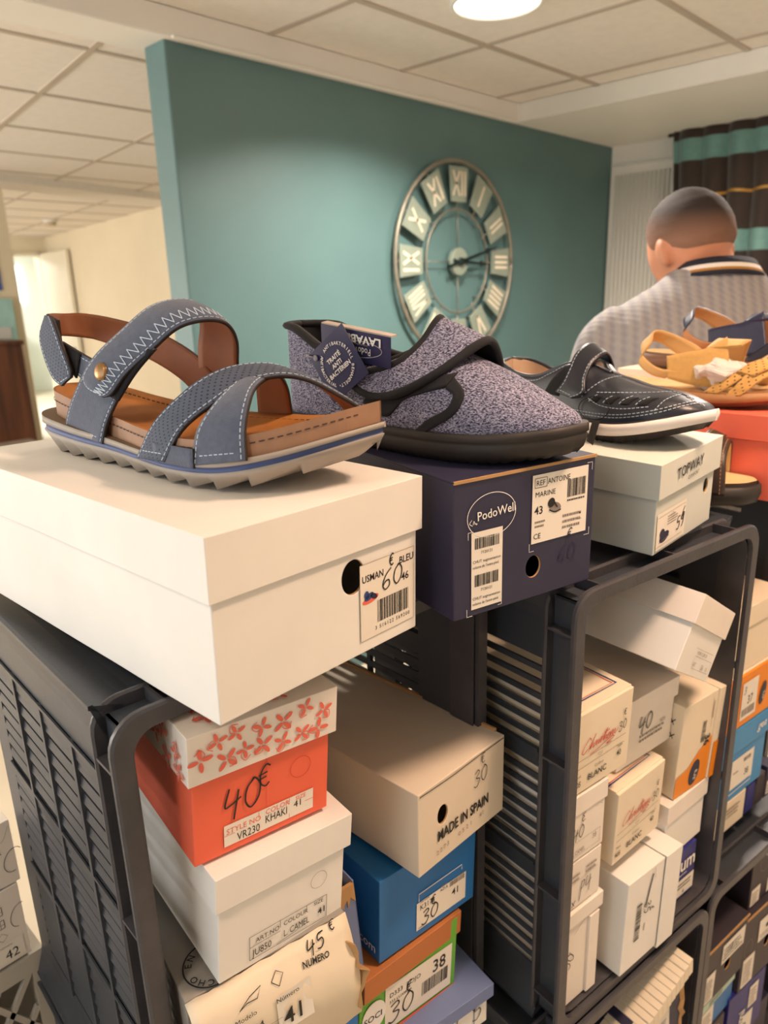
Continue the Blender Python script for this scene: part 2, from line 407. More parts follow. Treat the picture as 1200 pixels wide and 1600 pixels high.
i = Ink((0.05, -0.004, -0.14), (1, 0, 0), (0, 0, 1), 0.001); i.rect(0, .02, .02, .10, WH); i.rect(0.0, .14, .03, .16, WH); i.done('print', IM, t)
t = thing('leaflet_holder', 'pale turquoise leaflet holder below the blue notice on the pillar', 'leaflet holder', (1.73, 5.0, 1.62))
m = MB(); m.box(-0.1, 0.125, -0.03, 0.015, -0.13, 0.12); m.build('box', mat('turquoise_card', '#a8d3d0', 0.4, var=0.12, vscale=12), t, 0.004)
m = MB(); m.box(-0.095, 0.085, -0.036, -0.031, -0.12, -0.05); m.build('front_lip', mat('clear_grey', '#d8d8d6', 0.2, var=0), t, 0.001)
t = thing('smoke_detector', 'small round smoke detector on the corridor ceiling', 'smoke detector', (3.09, 7.08, 2.428))
m = MB(); m.cyl((0, 0, 0), (0, 0, -1), 0.065, 0.02, 24); m.build('base', M_WHITE, t)
m = MB(); m.cyl((0, 0, -0.018), (0, 0, -1), 0.05, 0.035, 24, r2=0.04); m.build('sensor_cap', mat('aged_plastic', '#b9a98c', 0.5, var=0.03), t)

# recessed lamps
for i, (x, y, p, c) in enumerate(LAMPS):
    lab = ('round recessed ceiling lamp glowing warm white in front of the clock wall', 'round recessed ceiling lamp added over the man to brighten the wall, outside the picture', 'round recessed ceiling lamp in front of the shoe boxes, outside the picture', 'round recessed ceiling lamp over the blue sandal, outside the picture')[i]
    t = thing('recessed_lamp', lab, 'ceiling lamp', (x, y, 2.476), group='recessed ceiling lamps')
    m = MB(); n = 40
    m.loft([[(r * math.cos(2 * PI * k / n), r * math.sin(2 * PI * k / n), z) for k in range(n)] for r, z in ((0.132, 0.002), (0.132, -0.006), (0.121, -0.010), (0.119, 0.002))], 0, False, False)
    m.build('lamp_ring', M_WHITE, t)
    m = MB(); m.cyl((0, 0, -0.004), (0, 0, 1), 0.119, 0.003, 40); m.build('diffuser', mat('lamp_glow', '#fff0d2', 0.4, var=0, emit=9.0), t)

# fluted panel, curtain, clock
t = thing('fluted_panel', 'tall white fluted wall panel left of the striped curtain', 'wall panel', (3.93, 1.87, 1.35))
m = MB(); m.box(-0.020, 0, -0.185, 0.175, -1.1, 0.955); m.build('frame', M_WHITE, t, 0.004)
m = MB()
for k in range(13):
    y = 0.14 - k * 0.0235
    m.loft([[(-0.02 - 0.010 * math.sin(PI * q / 6), y - 0.009 + 0.018 * q / 6, z) for q in range(7)] for z in (-1.05, 0.91)], 0, True, True, True)
m.build('flutes', M_WHITE, t)

M_CB = mat('curtain_brown', '#33261f', 0.8, var=0.1, vscale=40, sheen=0.3)
M_CT = mat('curtain_teal', '#6f9b96', 0.7, var=0.08, vscale=40, sheen=0.3)
M_CG = mat('curtain_gold', '#b98a3a', 0.6, var=0.1)
t = thing('striped_curtain', 'brown and teal striped curtain hanging by the white panel', 'curtain', (3.80, 1.68, 0))
ZS = [(2.435, 0), (2.36, 1), (2.262, 0), (2.115, 2), (2.103, 0), (1.94, 1), (1.845, 0), (1.60, 1), (1.50, 0), (1.25, 0), (0.9, 0), (0.3, 0)]
m = MB(); N = 260
rows = []
for z, mi in ZS:
    amp = 0.012 + 0.022 * min(1, (2.435 - z) / 0.5)
    gather = -0.03 * math.exp(-((z - 2.30) / 0.06) ** 2)
    row = []
    for k in range(N):
        s = k / (N - 1); y = -s * 1.9
        ph = s * 1.9 / 0.115 * 2 * PI
        xx = amp * math.sin(ph) + 0.4 * amp * math.sin(ph * 0.53 + 1.3) + gather
        row.append(m.v((xx, y - (0.012 if z < 2.30 else 0) - 0.010 * math.cos(ph), z + 0.004 * math.sin(ph * 2) * (z > 2.42) - (0.004 * math.sin(ph * .7) if mi == 2 or z == 2.103 else 0))))
    rows.append(row)
for (a, b, q) in zip(rows, rows[1:], ZS):
    for k in range(N - 1): m.face([a[k], a[k + 1], b[k + 1], b[k]], q[1], True)
o = m.build('fabric', [M_CB, M_CT, M_CG], t, fix=False)
md = o.modifiers.new('t', 'SOLIDIFY'); md.thickness = 0.002
m = MB(); m.tube([(0.03, 0.03, 2.395), (0.03, -1.95, 2.395)], 0.008, 10); m.build('rail', mat('rail_dark', '#3a322c', 0.5, var=0), t)

t = thing('wall_clock', 'large round openwork metal wall clock with Roman numerals on the teal wall', 'clock', (2.58, 2.056, 1.82))
# lies in the plane x-z of the wall, centre at the origin
M_CLK = mat('clock_metal', '#8d887a', 0.45, 0.5, var=0.12, vscale=25)
M_PLT = mat('clock_plate', '#8f9a8c', 0.5, 0.1, var=0.08, vscale=20)
M_NUM = mat('clock_numeral', '#e9dcc4', 0.5, var=0.04)
M_HND = mat('clock_hand', '#23302e', 0.4, 0.3, var=0)
RC = 0.388
def circ(r, y, n=96): return [(r * math.cos(2 * PI * k / n), y, r * math.sin(2 * PI * k / n)) for k in range(n + 1)]
m = MB(); m.tube(circ(RC, -0.03), 0.009, 8, flat=1); m.build('outer_ring', M_CLK, t)
m = MB(); m.tube(circ(RC * 0.53, -0.03), 0.004, 8); m.build('inner_ring', M_CLK, t)
m = MB()
for a in range(0, 360, 90):
    c, s = math.cos(math.radians(a)), math.sin(math.radians(a)); m.tube([(0.05 * c, -0.028, 0.05 * s), (RC * 0.53 * c, -0.028, RC * 0.53 * s)], 0.0022, 6)
for k in range(12):
    a = math.radians(90 - 30 * k); c, s = math.cos(a), math.sin(a)
    m.tube([(RC * .5 * c, -0.026, RC * .5 * s), (RC * c, -0.026, RC * s)], 0.003, 6)
for a in (45, 135, 225, 315):
    c, s = math.cos(math.radians(a)), math.sin(math.radians(a)); m.tube([(RC * .53 * c, 0.0, RC * .53 * s), (RC * .53 * c, -0.03, RC * .53 * s)], 0.003, 6)
m.build('spokes', M_CLK, t)
ROM = ['XII', 'I', 'II', 'III', 'IIII', 'V', 'VI', 'VII', 'VIII', 'IX', 'X', 'XI']
for k, s in enumerate(ROM):
    a = 90 - 30 * k
    ca, sa = math.cos(math.radians(a)), math.sin(math.radians(a))
    er = Vector((ca, 0, sa)); et = Vector((sa, 0, -ca))     # outwards, clockwise
    m = MB(); r0, r1 = RC * 0.60, RC * 0.945
    w0, w1 = RC * 0.125, RC * 0.16
    m.hexa([er * r0 - et * w0 + Vector((0, -0.036, 0)), er * r0 + et * w0 + Vector((0, -0.036, 0)), er * r1 + et * w1 + Vector((0, -0.036, 0)), er * r1 - et * w1 + Vector((0, -0.036, 0)),
            er * r0 - et * w0 + Vector((0, -0.030, 0)), er * r0 + et * w0 + Vector((0, -0.030, 0)), er * r1 + et * w1 + Vector((0, -0.030, 0)), er * r1 - et * w1 + Vector((0, -0.030, 0))])
    pl = m.build('numeral_plate', M_PLT, t, 0.002)
    i = Ink(er * (r0 + RC * 0.06) + Vector((0, -0.036, 0)), et, er, 0.001)
    H = RC * 0.24; sw = 0.011
    stro = []; x = 0
    for ch in s:
        if ch == 'I': stro.append(((x, 0), (x, H))); x += 0.022
        if ch == 'V': stro += [((x, H), (x + .02, 0)), ((x + .04, H), (x + .02, 0))]; x += 0.058
        if ch == 'X': stro += [((x, H), (x + .045, 0)), ((x + .045, H), (x, 0))]; x += 0.062
    wd = max(q[0] for st in stro for q in st); sc = min(1, 0.078 / max(wd, 0.001))
    for p, q in stro: i.stroke([((p[0] - wd / 2) * sc, p[1]), ((q[0] - wd / 2) * sc, q[1])], sw * max(sc, 0.7), 0, 1, smooth=False)
    i.done('numeral', [M_NUM], pl)
m = MB(); m.cyl((0, -0.02, 0), (0, -1, 0), 0.055, 0.022, 32); m.build('hub', M_PLT, t, 0.002)
def hand(name, ang, L, tail):
    c, s = math.cos(math.radians(ang)), math.sin(math.radians(ang)); e = Vector((c, 0, s)); q = Vector((-s, 0, c)); y = Vector((0, -0.048, 0))
    m = MB(); m.loft([[e * p + q * w + y, e * p - q * w + y, e * p - q * w + y * 1.06, e * p + q * w + y * 1.06] for p, w in ((-tail, 0.010), (-tail * .6, 0.004), (0, 0.008), (L * .65, 0.005), (L * .72, 0.014), (L * .8, 0.005), (L, 0.001))], smooth=False)
    m.build(name, M_HND, t)
hand('minute_hand', 14, 0.26, 0.09); hand('hour_hand', -3, 0.19, 0.05)
m = MB(); m.cyl((0, -0.042, 0), (0, -1, 0), 0.016, 0.012, 20); m.build('centre_cap', M_HND, t)
# ------------------------------------------------------------------ plastic crates standing on their sides
M_PL = mat('grey_plastic', '#3a3e45', 0.38, var=0.10, vscale=14, bump=0.10, bscale=180)
M_RIM = mat('grey_plastic_rim', '#454347', 0.38, var=0.16, vscale=30, bump=0.15, bscale=220)
M_PALE = mat('pale_plastic', '#b9b2a6', 0.45, var=0.05)

def rrect(x0, x1, z0, z1, r, n=6):
    out = []
    for cx, cz, a in ((x1 - r, z1 - r, 0), (x0 + r, z1 - r, 90), (x0 + r, z0 + r, 180), (x1 - r, z0 + r, 270)):
        for k in range(n + 1):
            q = math.radians(a + 90 * k / n); out.append((cx + r * math.cos(q), cz + r * math.sin(q)))
    return out
def panel(mb, O, ea, eb, en, A, B, acols, b0, b1, pitch, slot, th=0.003, rib=0.003, big=8, out=0.0):
    """slotted wall: a runs along the depth, b along the height (or width), n points outwards"""
    O = Vector(O); ea = Vector(ea); eb = Vector(eb); en = Vector(en)
    def bx(a0, a1, q0, q1, n0, n1):
        mb.hexa([O + ea * a + eb * q + en * n for n, a, q in ((n0, a0, q0), (n0, a1, q0), (n0, a1, q1), (n0, a0, q1), (n1, a0, q0), (n1, a1, q0), (n1, a1, q1), (n1, a0, q1))])
    a0, a1 = acols[0][0], acols[-1][1]
    bx(A[0], a0, B[0], B[1], -th, 0); bx(a1, A[1], B[0], B[1], -th, 0)
    bx(a0, a1, B[0], b0, -th, 0)
    nrow = int((b1 - b0) / pitch); top = b0 + nrow * pitch
    bx(a0, a1, top, B[1], -th, 0)
    for (c0, c1), nx in zip(acols, list(acols[1:]) + [None]):
        if nx: bx(c1, nx[0], b0, top, -th, rib)
        for r in range(nrow):
            q0 = b0 + r * pitch + slot; q1 = b0 + (r + 1) * pitch
            if r % big == big - 1: bx(c0, c1, q0 - slot, q1, -th, 0.001); bx(c0, c1, q1 - 0.004, q1, 0.0, rib); continue
            mb.hexa([O + ea * a + eb * q + en * n for n, a, q in ((out - th, c0, q0), (out - th, c1, q0), (-th - 1.6 * out, c1, q1), (-th - 1.6 * out, c0, q1), (out, c0, q0), (out, c1, q0), (-1.6 * out, c1, q1), (-1.6 * out, c0, q1))])
def crate(label, loc, yaw, w, d, h, group=None, m_body=None, m_rim=None, slots_left=0.055, slots_right=0.10, louvre=False):
    t = thing('plastic_crate', label, 'crate', loc, (0, 0, yaw), group)
    I = 0.014                                                  # wall inset behind the flange
    mb = MB()
    def cols(s, n=4):
        e = d - 0.05; c = (e - s - 0.007 * (n - 1)) / n
        return [(s + k * (c + 0.007), s + k * (c + 0.007) + c) for k in range(n)]
    panel(mb, (I, 0, 0), (0, 1, 0), (0, 0, 1), (-1, 0, 0), (0.008, d), (I, h - I), cols(slots_left, 4 if louvre else 2), 0.07, h - 0.075, 0.0190 if louvre else 0.0180, 0.0085 if louvre else 0.0108, big=8 if louvre else 9, out=0.0008 if louvre else 0.0)
    panel(mb, (w - I, 0, 0), (0, 1, 0), (0, 0, 1), (1, 0, 0), (0.008, d), (I, h - I), cols(slots_right, 3), 0.07, h - 0.075, 0.0180, 0.0090)
    panel(mb, (0, 0, I), (0, 1, 0), (1, 0, 0), (0, 0, -1), (0.008, d), (I, w - I), cols(0.16, 2), 0.08, w - 0.08, 0.022, 0.008)
    panel(mb, (0, 0, h - I), (0, 1, 0), (1, 0, 0), (0, 0, 1), (0.008, d), (I, w - I), cols(0.12, 2), 0.08, w - 0.08, 0.022, 0.009)
    panel(mb, (0, d, 0), (1, 0, 0), (0, 0, 1), (0, 1, 0), (I, w - I), (I, h - I), [(0.06, w / 2 - .006), (w / 2 + .006, w - 0.06)], 0.06, h - 0.06, 0.024, 0.009)
    # lengthwise bands with a ridge along every long edge
    for sx in (0, 1):
        for sz in (0, 1):
            def P(n, q): return ((n if sx == 0 else w - n), (q if sz == 0 else h - q))
            for prof in ([(0.0015, 0.0015), (0.0055, 0.0015), (0.020, 0.030), (0.020, 0.060), (0.016, 0.060), (0.012, 0.034)],
                         [(0.0015, 0.0015), (0.0015, 0.0055), (0.030, 0.020), (0.058, 0.020), (0.058, 0.016), (0.034, 0.012)]):
                mb.loft([[(P(*p)[0], y, P(*p)[1]) for p in prof] for y in (0.04, d)], smooth=False)
    mb.build('crate_body', m_body or M_PL, t)
    mb = MB()
    def ring(y0, y1, o, i, ro, ri, mi=0):
        a, b = rrect(o, w - o, o, h - o, ro), rrect(i, w - i, i, h - i, ri)
        mb.loft([[(x, y, z) for x, z in q] for q, y in ((a, y0 + .002), (a, y1))], mi, False, False)
        mb.loft([[(x, y, z) for x, z in q] for q, y in ((b, y1), (b, y0))], mi, False, False)
        a2 = rrect(o + .002, w - o - .002, o + .002, h - o - .002, ro)
        mb.loft([[(x, y, z) for x, z in q] for q, y in ((a, y0 + .002), (a2, y0))], mi, False, False)
        mb.loft([[(x, y0, z) for x, z in q] for q in (a2, b)], mi, False, False, smooth=False)
        mb.loft([[(x, y1, z) for x, z in q] for q in (b, a)], mi, False, False, smooth=False)
    ring(0, 0.006, 0.0, 0.0165, 0.030, 0.022)
    ring(0.040, 0.044, 0.001, 0.019, 0.026, 0.022)
    ring(0.006, 0.040, 0.0165, 0.020, 0.024, 0.022)
    for zz in (0.05, h - 0.05, h * 0.35, h * 0.65):
        for x0 in (0.002, w - 0.018): mb.box(x0, x0 + 0.016, 0.005, 0.041, zz - 0.0015, zz + 0.0015)
    for xx in (0.05, w - 0.05, w * 0.5):
        for z0 in (0.002, h - 0.018): mb.box(xx - 0.0015, xx + 0.0015, 0.005, 0.041, z0, z0 + 0.016)
    mb.build('crate_rim', m_rim or M_RIM, t)
    return t
CG = 'dark grey slatted crates that shelve the shoe boxes'
CY = -8.8
crate('dark grey slatted crate under the big white shoe box, upper left', (0.2, 0.492, 0.785), -4, 0.445, 0.45, 0.61, CG, louvre=True)
crate('dark grey slatted crate holding the tilted white box, upper middle', (0.64, 0.347, 0.785), CY, 0.385, 0.38, 0.61, CG)
crate('dark grey slatted crate at the right edge with the orange and blue boxes', (1.052, 0.392, 0.785), CY, 0.365, 0.36, 0.61, CG)
crate('dark grey slatted crate on the floor under the middle one, with the torn navy box', (0.612, 0.345, FL + 0.001), CY, 0.385, 0.38, 0.602, CG)
crate('dark grey slatted crate on the floor at lower right, full of navy boxes', (1.005, 0.290, FL + 0.001), CY, 0.43, 0.38, 0.602, CG)
crate('dark grey slatted crate on the floor under the left one', (0.196, 0.494, FL + 0.001), -4, 0.43, 0.44, 0.602, CG)

# ------------------------------------------------------------------ shoe boxes
def card(name, hexc, rough=0.62, var=0.04): return mat(name, hexc, rough, var=var, vscale=9, bump=0.05, bscale=40)
C_WHITE = card('white_card', '#f0ebe3'); C_NAVY = card('navy_card', '#2c2b45', 0.5); C_GREY = card('grey_green_card', '#d3d4cb')
C_CORAL = card('coral_card', '#f26a4a'); C_PINKW = card('cream_white_card', '#efe4d8'); C_BEIGE = card('beige_card', '#e3d3bd'); C_BLUE = card('bright_blue_card', '#1e6fb4', 0.45)
C_ORANGE = card('orange_brown_card', '#c0753f'); C_GREEN = card('green_card', '#6db53c', 0.5); C_SLATE = card('slate_blue_card', '#7482ac'); C_GREYL = card('grey_linen_card', '#9a948b')
C_CREAM = card('cream_card', '#ecdcc2'); C_AMBER = card('amber_card', '#f08c10', 0.5); C_SKY = card('sky_blue_card', '#3f8fc8', 0.5); C_RED = card('salmon_card', '#f4735c', 0.5)
C_DARK = card('dark_plum_card', '#3a3138', 0.5); C_ROYAL = card('royal_blue_card', '#2a2a78', 0.45); C_BROWN = card('raw_card', '#b98f5e', 0.8); C_MINT = card('mint_card', '#bfd6c6', 0.6)

def wobble(bm, amp, seed, keep=None):
    for v in bm.verts:
        if keep and keep(v.co): continue
        v.co += noise.noise_vector(v.co * 9 + Vector((seed, seed * 1.7, 0))) * amp
def carton(label, o, rot, w, d, h, body, lid=None, lh=0.035, over=0.0025, hole=None, group=None, amp=0.0007, flap=None, name='shoe_box', lid_shift=(0, 0, 0), edge=None):
    """origin = front left bottom corner; rot = (pitch, roll, yaw) in degrees"""
    if not group:
        where = 'the left edge' if o[0] < 0 else 'top of the crates' if o[2] > 1.39 else ('the left crate', 'the middle crate', 'the right crate')[(o[0] > .63) + (o[0] > 1.05)] if o[2] > .79 else ('the lower left crate', 'the lower middle crate', 'the lower right crate')[(o[0] > .6) + (o[0] > 1.0)]
        group = ('shoe boxes on ' if o[2] > 1.39 else 'shoe boxes at ' if o[0] < 0 else 'shoe boxes in ') + where
    t = thing(name, label, 'shoe box', o, rot, group)
    seed = rnd.random() * 50
    mb = MB(); bm = mb.bm
    bh = h - (0.0022 if lid else 0)
    mb.box(0, w, 0, d, 0, bh, 0)
    if hole:
        for f in list(bm.faces):
            if all(abs(v.co.y) < 1e-6 for v in f.verts): bmesh.ops.delete(bm, geom=[f], context='FACES_ONLY')
        hx, hz, ra, rb = hole
    bmesh.ops.recalc_face_normals(bm, faces=bm.faces)
    bmesh.ops.subdivide_edges(bm, edges=[e for e in bm.edges if not (hole and all(abs(v.co.y) < 1e-6 for v in e.verts))], cuts=5, use_grid_fill=True)
    wobble(bm, amp, seed, keep=lambda c: c.y < 1e-4)
    if hole:
        corners = [next(v for v in bm.verts if (v.co - Vector(c)).length < 1e-6) for c in ((0, 0, 0), (w, 0, 0), (w, 0, bh), (0, 0, bh))]
        n = 28; circ = [bm.verts.new((hx + ra * math.cos(2 * PI * k / n), 0, hz + rb * math.sin(2 * PI * k / n))) for k in range(n)]
        inn = [bm.verts.new((c.co.x, 0.0022, c.co.z)) for c in circ]
        es = [bm.edges.get((circ[k], circ[(k + 1) % n])) or bm.edges.new((circ[k], circ[(k + 1) % n])) for k in range(n)]
        es += [bm.edges.get((corners[k], corners[(k + 1) % 4])) or bm.edges.new((corners[k], corners[(k + 1) % 4])) for k in range(4)]
        bmesh.ops.triangle_fill(bm, edges=es, use_beauty=True, normal=(0, -1, 0))
        for k in range(n): mb.face([circ[k], circ[(k + 1) % n], inn[(k + 1) % n], inn[k]], 1)
    mb.build('box_body', [body, edge or C_BROWN], t, 0.0011)
    if lid:
        mb = MB(); bm = mb.bm
        x0, x1, y0, y1, z0, z1 = -over, w + over, -over, d + over, h - lh, h
        mb.box(x0, x1, y0, y1, z0, z1)
        for f in list(bm.faces):
            if all(abs(v.co.z - z0) < 1e-6 for v in f.verts): bmesh.ops.delete(bm, geom=[f], context='FACES_ONLY')
        bmesh.ops.recalc_face_normals(bm, faces=bm.faces)
        bmesh.ops.subdivide_edges(bm, edges=bm.edges[:], cuts=4, use_grid_fill=True)
        wobble(bm, amp * 0.8, seed + 3, keep=lambda c: c.y < -over + 1e-4)
        bmesh.ops.solidify(bm, geom=bm.faces[:], thickness=0.0014)
        lo = mb.build('lid', lid, t, 0.0007)
        lo.location = lid_shift[:3] if len(lid_shift) >= 3 else (0, 0, 0)
        if len(lid_shift) > 3: lo.rotation_euler = [math.radians(a) for a in lid_shift[3:]]
    t['_d'] = (w, d, h, over, lh)
    return t
def front(t, lid=False, k=0): w, d, h, ov, lh = t['_d']; return Ink((0, -ov if lid else 0, 0), (1, 0, 0), (0, 0, 1), 0.0009)
def left(t, lid=False): w, d, h, ov, lh = t['_d']; return Ink((-ov if lid else 0, d, 0), (0, -1, 0), (0, 0, 1), 0.0016)
def top(t): w, d, h, ov, lh = t['_d']; return Ink((0, 0, h), (1, 0, 0), (0, 1, 0), 0.0016)

BOXES = {}
# --- the four boxes that carry the shoes on top
t = BOXES['white'] = carton('large plain white shoe box with a round hole, under the blue sandal', (0.2545, 0.4213, 1.398), (0.6, 1.0, 2.0), 0.227, 0.445, 0.148, C_WHITE, C_WHITE, 0.050, 0.004, (0.143, 0.075, 0.0135, 0.0155), amp=0.0009)
i = front(t); i.rect(.150, .012, .222, .083, PA); i.frame(.150, .012, .222, .083, .0003, GR)
i.text('USMAN', .1525, .066, .0092, K, bold=.01, sx=.9); i.text('BLEU', .2015, .071, .0095, K, bold=.012, sx=.95); i.text('46', .2045, .054, .0105, K, bold=.012)
i.hand('60', .1775, .052, .018, K, .0013, 4, sx=1.25); i.hand('E', .1885, .0635, .017, K, .0013, 4)
i.barcode(.172, .024, .042, .021, K, seed=4); i.text('3 516122 569200', .1685, .0175, .0052, K, space=1.3)
i.disc(.163, .049, .0105, .0035, CO, tilt=8); i.disc(.161, .052, .006, .003, BL, 2, 20); i.disc(.167, .051, .005, .0025, NV, 2, -25); i.disc(.158, .054, .003, .004, BL, 2, 10)
i.done('size_label', IM, t, 'white label with a small picture, price and barcode')

t = BOXES['navy'] = carton('navy blue shoe box with white oval logo and two labels, under the grey slipper', (0.5029, 0.4000, 1.3995), (0.6, -0.6, -15), 0.179, 0.315, 0.1356, C_NAVY, None, hole=(.0985, .0335, .0095, .0115), amp=0.0006, edge=C_BROWN)
m = MB(); m.box(-.0005, .1795, -.0012, .30, .1356, .1372); m.build('flap_lid', [C_NAVY], t, 0.0006)
m = MB(); m.box(0, .179, -.0016, .0002, .1346, .1375); m.build('worn_edge', [C_BROWN], t)
i = front(t)
i.ring(.044, .099, .029, .0215, .0007, WH, tilt=0); i.text('PodoWell', .0265, .0955, .0125, WH, ang=3, bold=.008, sx=.92)
for q in ([(.020, .098), (.0175, .0945), (.021, .092)], [(.0215, .093), (.0225, .0965), (.0238, .093)], [(.0245, .0945), (.0255, .0925), (.0262, .0938)]): i.stroke(q, .0006, WH)
i.rect(.094, .058, .1685, .128, PA); i.rect(.020, .007, .0575, .085, PA)
i.frame(.097, .115, .1125, .1245, .0005, K); i.text('REF', .0985, .117, .0075, K); i.text('ANTOINE', .1135, .117, .0080, K, sx=.86); i.text('MARINE', .0975, .1055, .0075, K)
i.text('43', .097, .088, .0115, K, bold=.01); i.barcode(.1405, .0985, .025, .0185, K, seed=9); i.speck(.1405, .094, .026, .004, 1, K, 3)
i.disc(.124, .092, .0085, .0048, GR, tilt=-18); i.disc(.119, .097, .0045, .005, K, 2, -30); i.stroke([(.116, .090), (.124, .0865), (.132, .088)], .0014, K); i.stroke([(.122, .098), (.127, .091)], .0016, K, 3)
i.speck(.135, .066, .027, .018, 3, GR, 5); i.speck(.098, .074, .014, .009, 2, GR, 6); i.text('CE', .0965, .0625, .008, K); i.rect(.158, .078, .160, .080, K, 1); i.speck(.155, .072, .007, .003, 1, GR, 8)
i.barcode(.024, .068, .029, .011, K, seed=11); i.text('7120121', .031, .0625, .0042, K); i.text('CHUT augmentation', .0215, .054, .0042, K, sx=.95); i.text("volume de l'avant-pied.", .0215, .0485, .0042, K, sx=.82)
i.barcode(.024, .030, .029, .012, K, seed=12); i.text('7120121', .031, .0245, .0042, K); i.text('CHUT augmentation', .0215, .0165, .0042, K, sx=.95); i.text("volume de l'avant-pied.", .0215, .011, .0042, K, sx=.82)
for q in ([(.1665, .130), (.1735, .130), (.1735, .122)], [(.166, .0535), (.173, .0535), (.173, .061)], [(.0915, .059), (.0915, .0505), (.0975, .0505)], [(.016, .079), (.016, .086), (.022, .086)], [(.0145, .009), (.0145, .001), (.021, .001)], [(.0525, .0045), (.057, .0045), (.057, .013)]): i.stroke(q, .0006, WH, 1, smooth=False)
i.hand('60', .131, .030, .0175, NV, .0011, sx=1.1); i.hand('E', .142, .044, .018, NV, .0011)
i.done('front_labels', IM, t, 'white size label and white note label on navy card')

t = BOXES['topway'] = carton('pale grey shoe box with TOPWAY in black on its lid, under the navy shoe', (0.795, 0.3375, 1.3975), (1.5, -3.4, -2), 0.1545, 0.33, 0.112, C_GREY, C_GREY, 0.042, 0.005, (.133, .052, .0065, .0095), amp=0.0005)
i = front(t, True); i.text('TOPWAY', .0355, .0855, .0185, K, ang=3, bold=.012, sx=.86, space=1.04); i.text('COMFORT', .0645, .0785, .0065, K, ang=3, sx=.95); i.done('lid_print', IM, t)
i = front(t); i.rect(.004, .004, .078, .050, PA); i.disc(.024, .0175, .012, .006, NV, tilt=12); i.disc(.018, .023, .006, .006, NV, 2); i.line(.012, .0125, .036, .016, .001, GR)
i.speck(.030, .030, .026, .013, 4, GR, 2); i.line(.006, .045, .076, .046, .0004, GR); i.ring(.043, .039, .003, .0045, .0004, GR); i.line(.006, .008, .07, .0095, .0004, GR)
i.hand('59', .054, .016, .016, K, .0016, 5); i.hand('6', .0685, .029, .012, K, .0014, 5); i.done('size_label', IM, t, 'cream label with shoe picture and pen price')

BOXES['red'] = carton('salmon red shoe box with lid at the right edge, under the tan sandals', (1.11, 0.300, 1.398), (0, 0, -4), 0.19, 0.36, 0.122, C_RED, C_RED, 0.036, 0.003)

# --- left crate, left stack
t = carton('coral box with a floral lid and 40 euro in pen, topmost in left crate', (0.2483, 0.475, 1.2425), (2.8, 3.0, -8), 0.1335, 0.30, 0.129, C_CORAL, C_PINKW, 0.046, 0.005)
C_PINKW2 = 0
fl = random.Random(5)
def florals(i, x0, y0, x1, y1, n):
    pts = []
    for _ in range(n * 30):
        x, y = fl.uniform(x0 + .006, x1 - .006), fl.uniform(y0 + .006, y1 - .006)
        if all((x - a) ** 2 + (y - b) ** 2 > .0165 ** 2 for a, b in pts): pts.append((x, y))
        if len(pts) >= n: break
    for (x, y) in pts:
        r = fl.uniform(.0048, .0064); a0 = fl.uniform(0, 360)
        for q in range(4):
            a = math.radians(a0 + 90 * q); i.disc(x + r * math.cos(a), y + r * math.sin(a), r * .78, r * .34, CO, 1, math.degrees(a), 12)
        a = math.radians(a0 + 45); s = fl.choice((-1, 1))
        i.stroke([(x, y), (x + .006 * math.cos(a), y + .006 * math.sin(a)), (x + .010 * math.cos(a + s * .7), y + .010 * math.sin(a + s * .7)), (x + .008 * math.cos(a + s * 1.4), y + .008 * math.sin(a + s * 1.4))], .0008, CO, 1)
i = front(t, True); florals(i, -.004, .085, .137, .128, 22); i.done('floral_print', IM, t)
i = left(t, True); florals(i, 0, .085, .30, .128, 26); i.done('floral_print', IM, t)
i = top(t); florals(i, 0, 0, .134, .30, 60); i.done('floral_print', IM, t)
i = front(t); i.hand('40', .026, .036, .028, K, .0017, 4, sx=1.05); i.hand('E', .061, .034, .034, K, .0015, 4)
i.rect(.027, .0075, .117, .029, PA); i.text('STYLE NO', .029, .0195, .0078, CO, sx=.95); i.text('COLOR', .067, .0225, .0075, CO, sx=.95); i.text('SIZE', .098, .0235, .006, CO)
i.text('VR230', .039, .009, .0115, K, sx=.72); i.text('KHAKI', .0665, .0135, .0115, K, sx=.68); i.text('41', .096, .0165, .0095, K)
for x in (.0605, .0915): i.line(x, .0225, x, .029, .0004, CO); i.line(x, .0075, x, .0125, .0004, CO)
i.line(.027, .0185, .037, .0185, .0004, CO); i.line(.108, .0185, .117, .0185, .0004, CO)
i.ring(.103, .0575, .0105, .0105, .0005, RD); i.line(.0695, .03, .0695, .083, .0006, CO)
i.done('size_label', IM, t, 'white STYLE NO label with pen price')

t = carton('white box marked JU850 L. CAMEL 41, under the coral box', (0.2523, 0.465, 1.1205), (3.0, 3.6, -6.7), 0.1335, 0.30, 0.1175, C_WHITE, C_WHITE, 0.036, 0.0045)
i = front(t); i.frame(.030, .008, .114, .034, .0005, K); i.line(.030, .022, .062, .022, .0005, K); i.line(.062, .034, .062, .026, .0005, K); i.line(.091, .034, .091, .028, .0005, K); i.line(.058, .009, .09, .013, .0005, K)
i.text('ART.NO', .036, .0245, .0072, K, sx=.95); i.text('COLOUR', .0655, .0255, .0072, K, sx=.9); i.text('SIZE', .099, .0285, .006, K)
i.text('JU850', .033, .0105, .0112, K, sx=.72); i.text('L. CAMEL', .0655, .0128, .0108, K, sx=.64); i.text('41', .104, .0155, .0098, K, bold=.012)
i.ring(.104, .057, .009, .009, .0004, GR); i.done('print', IM, t)

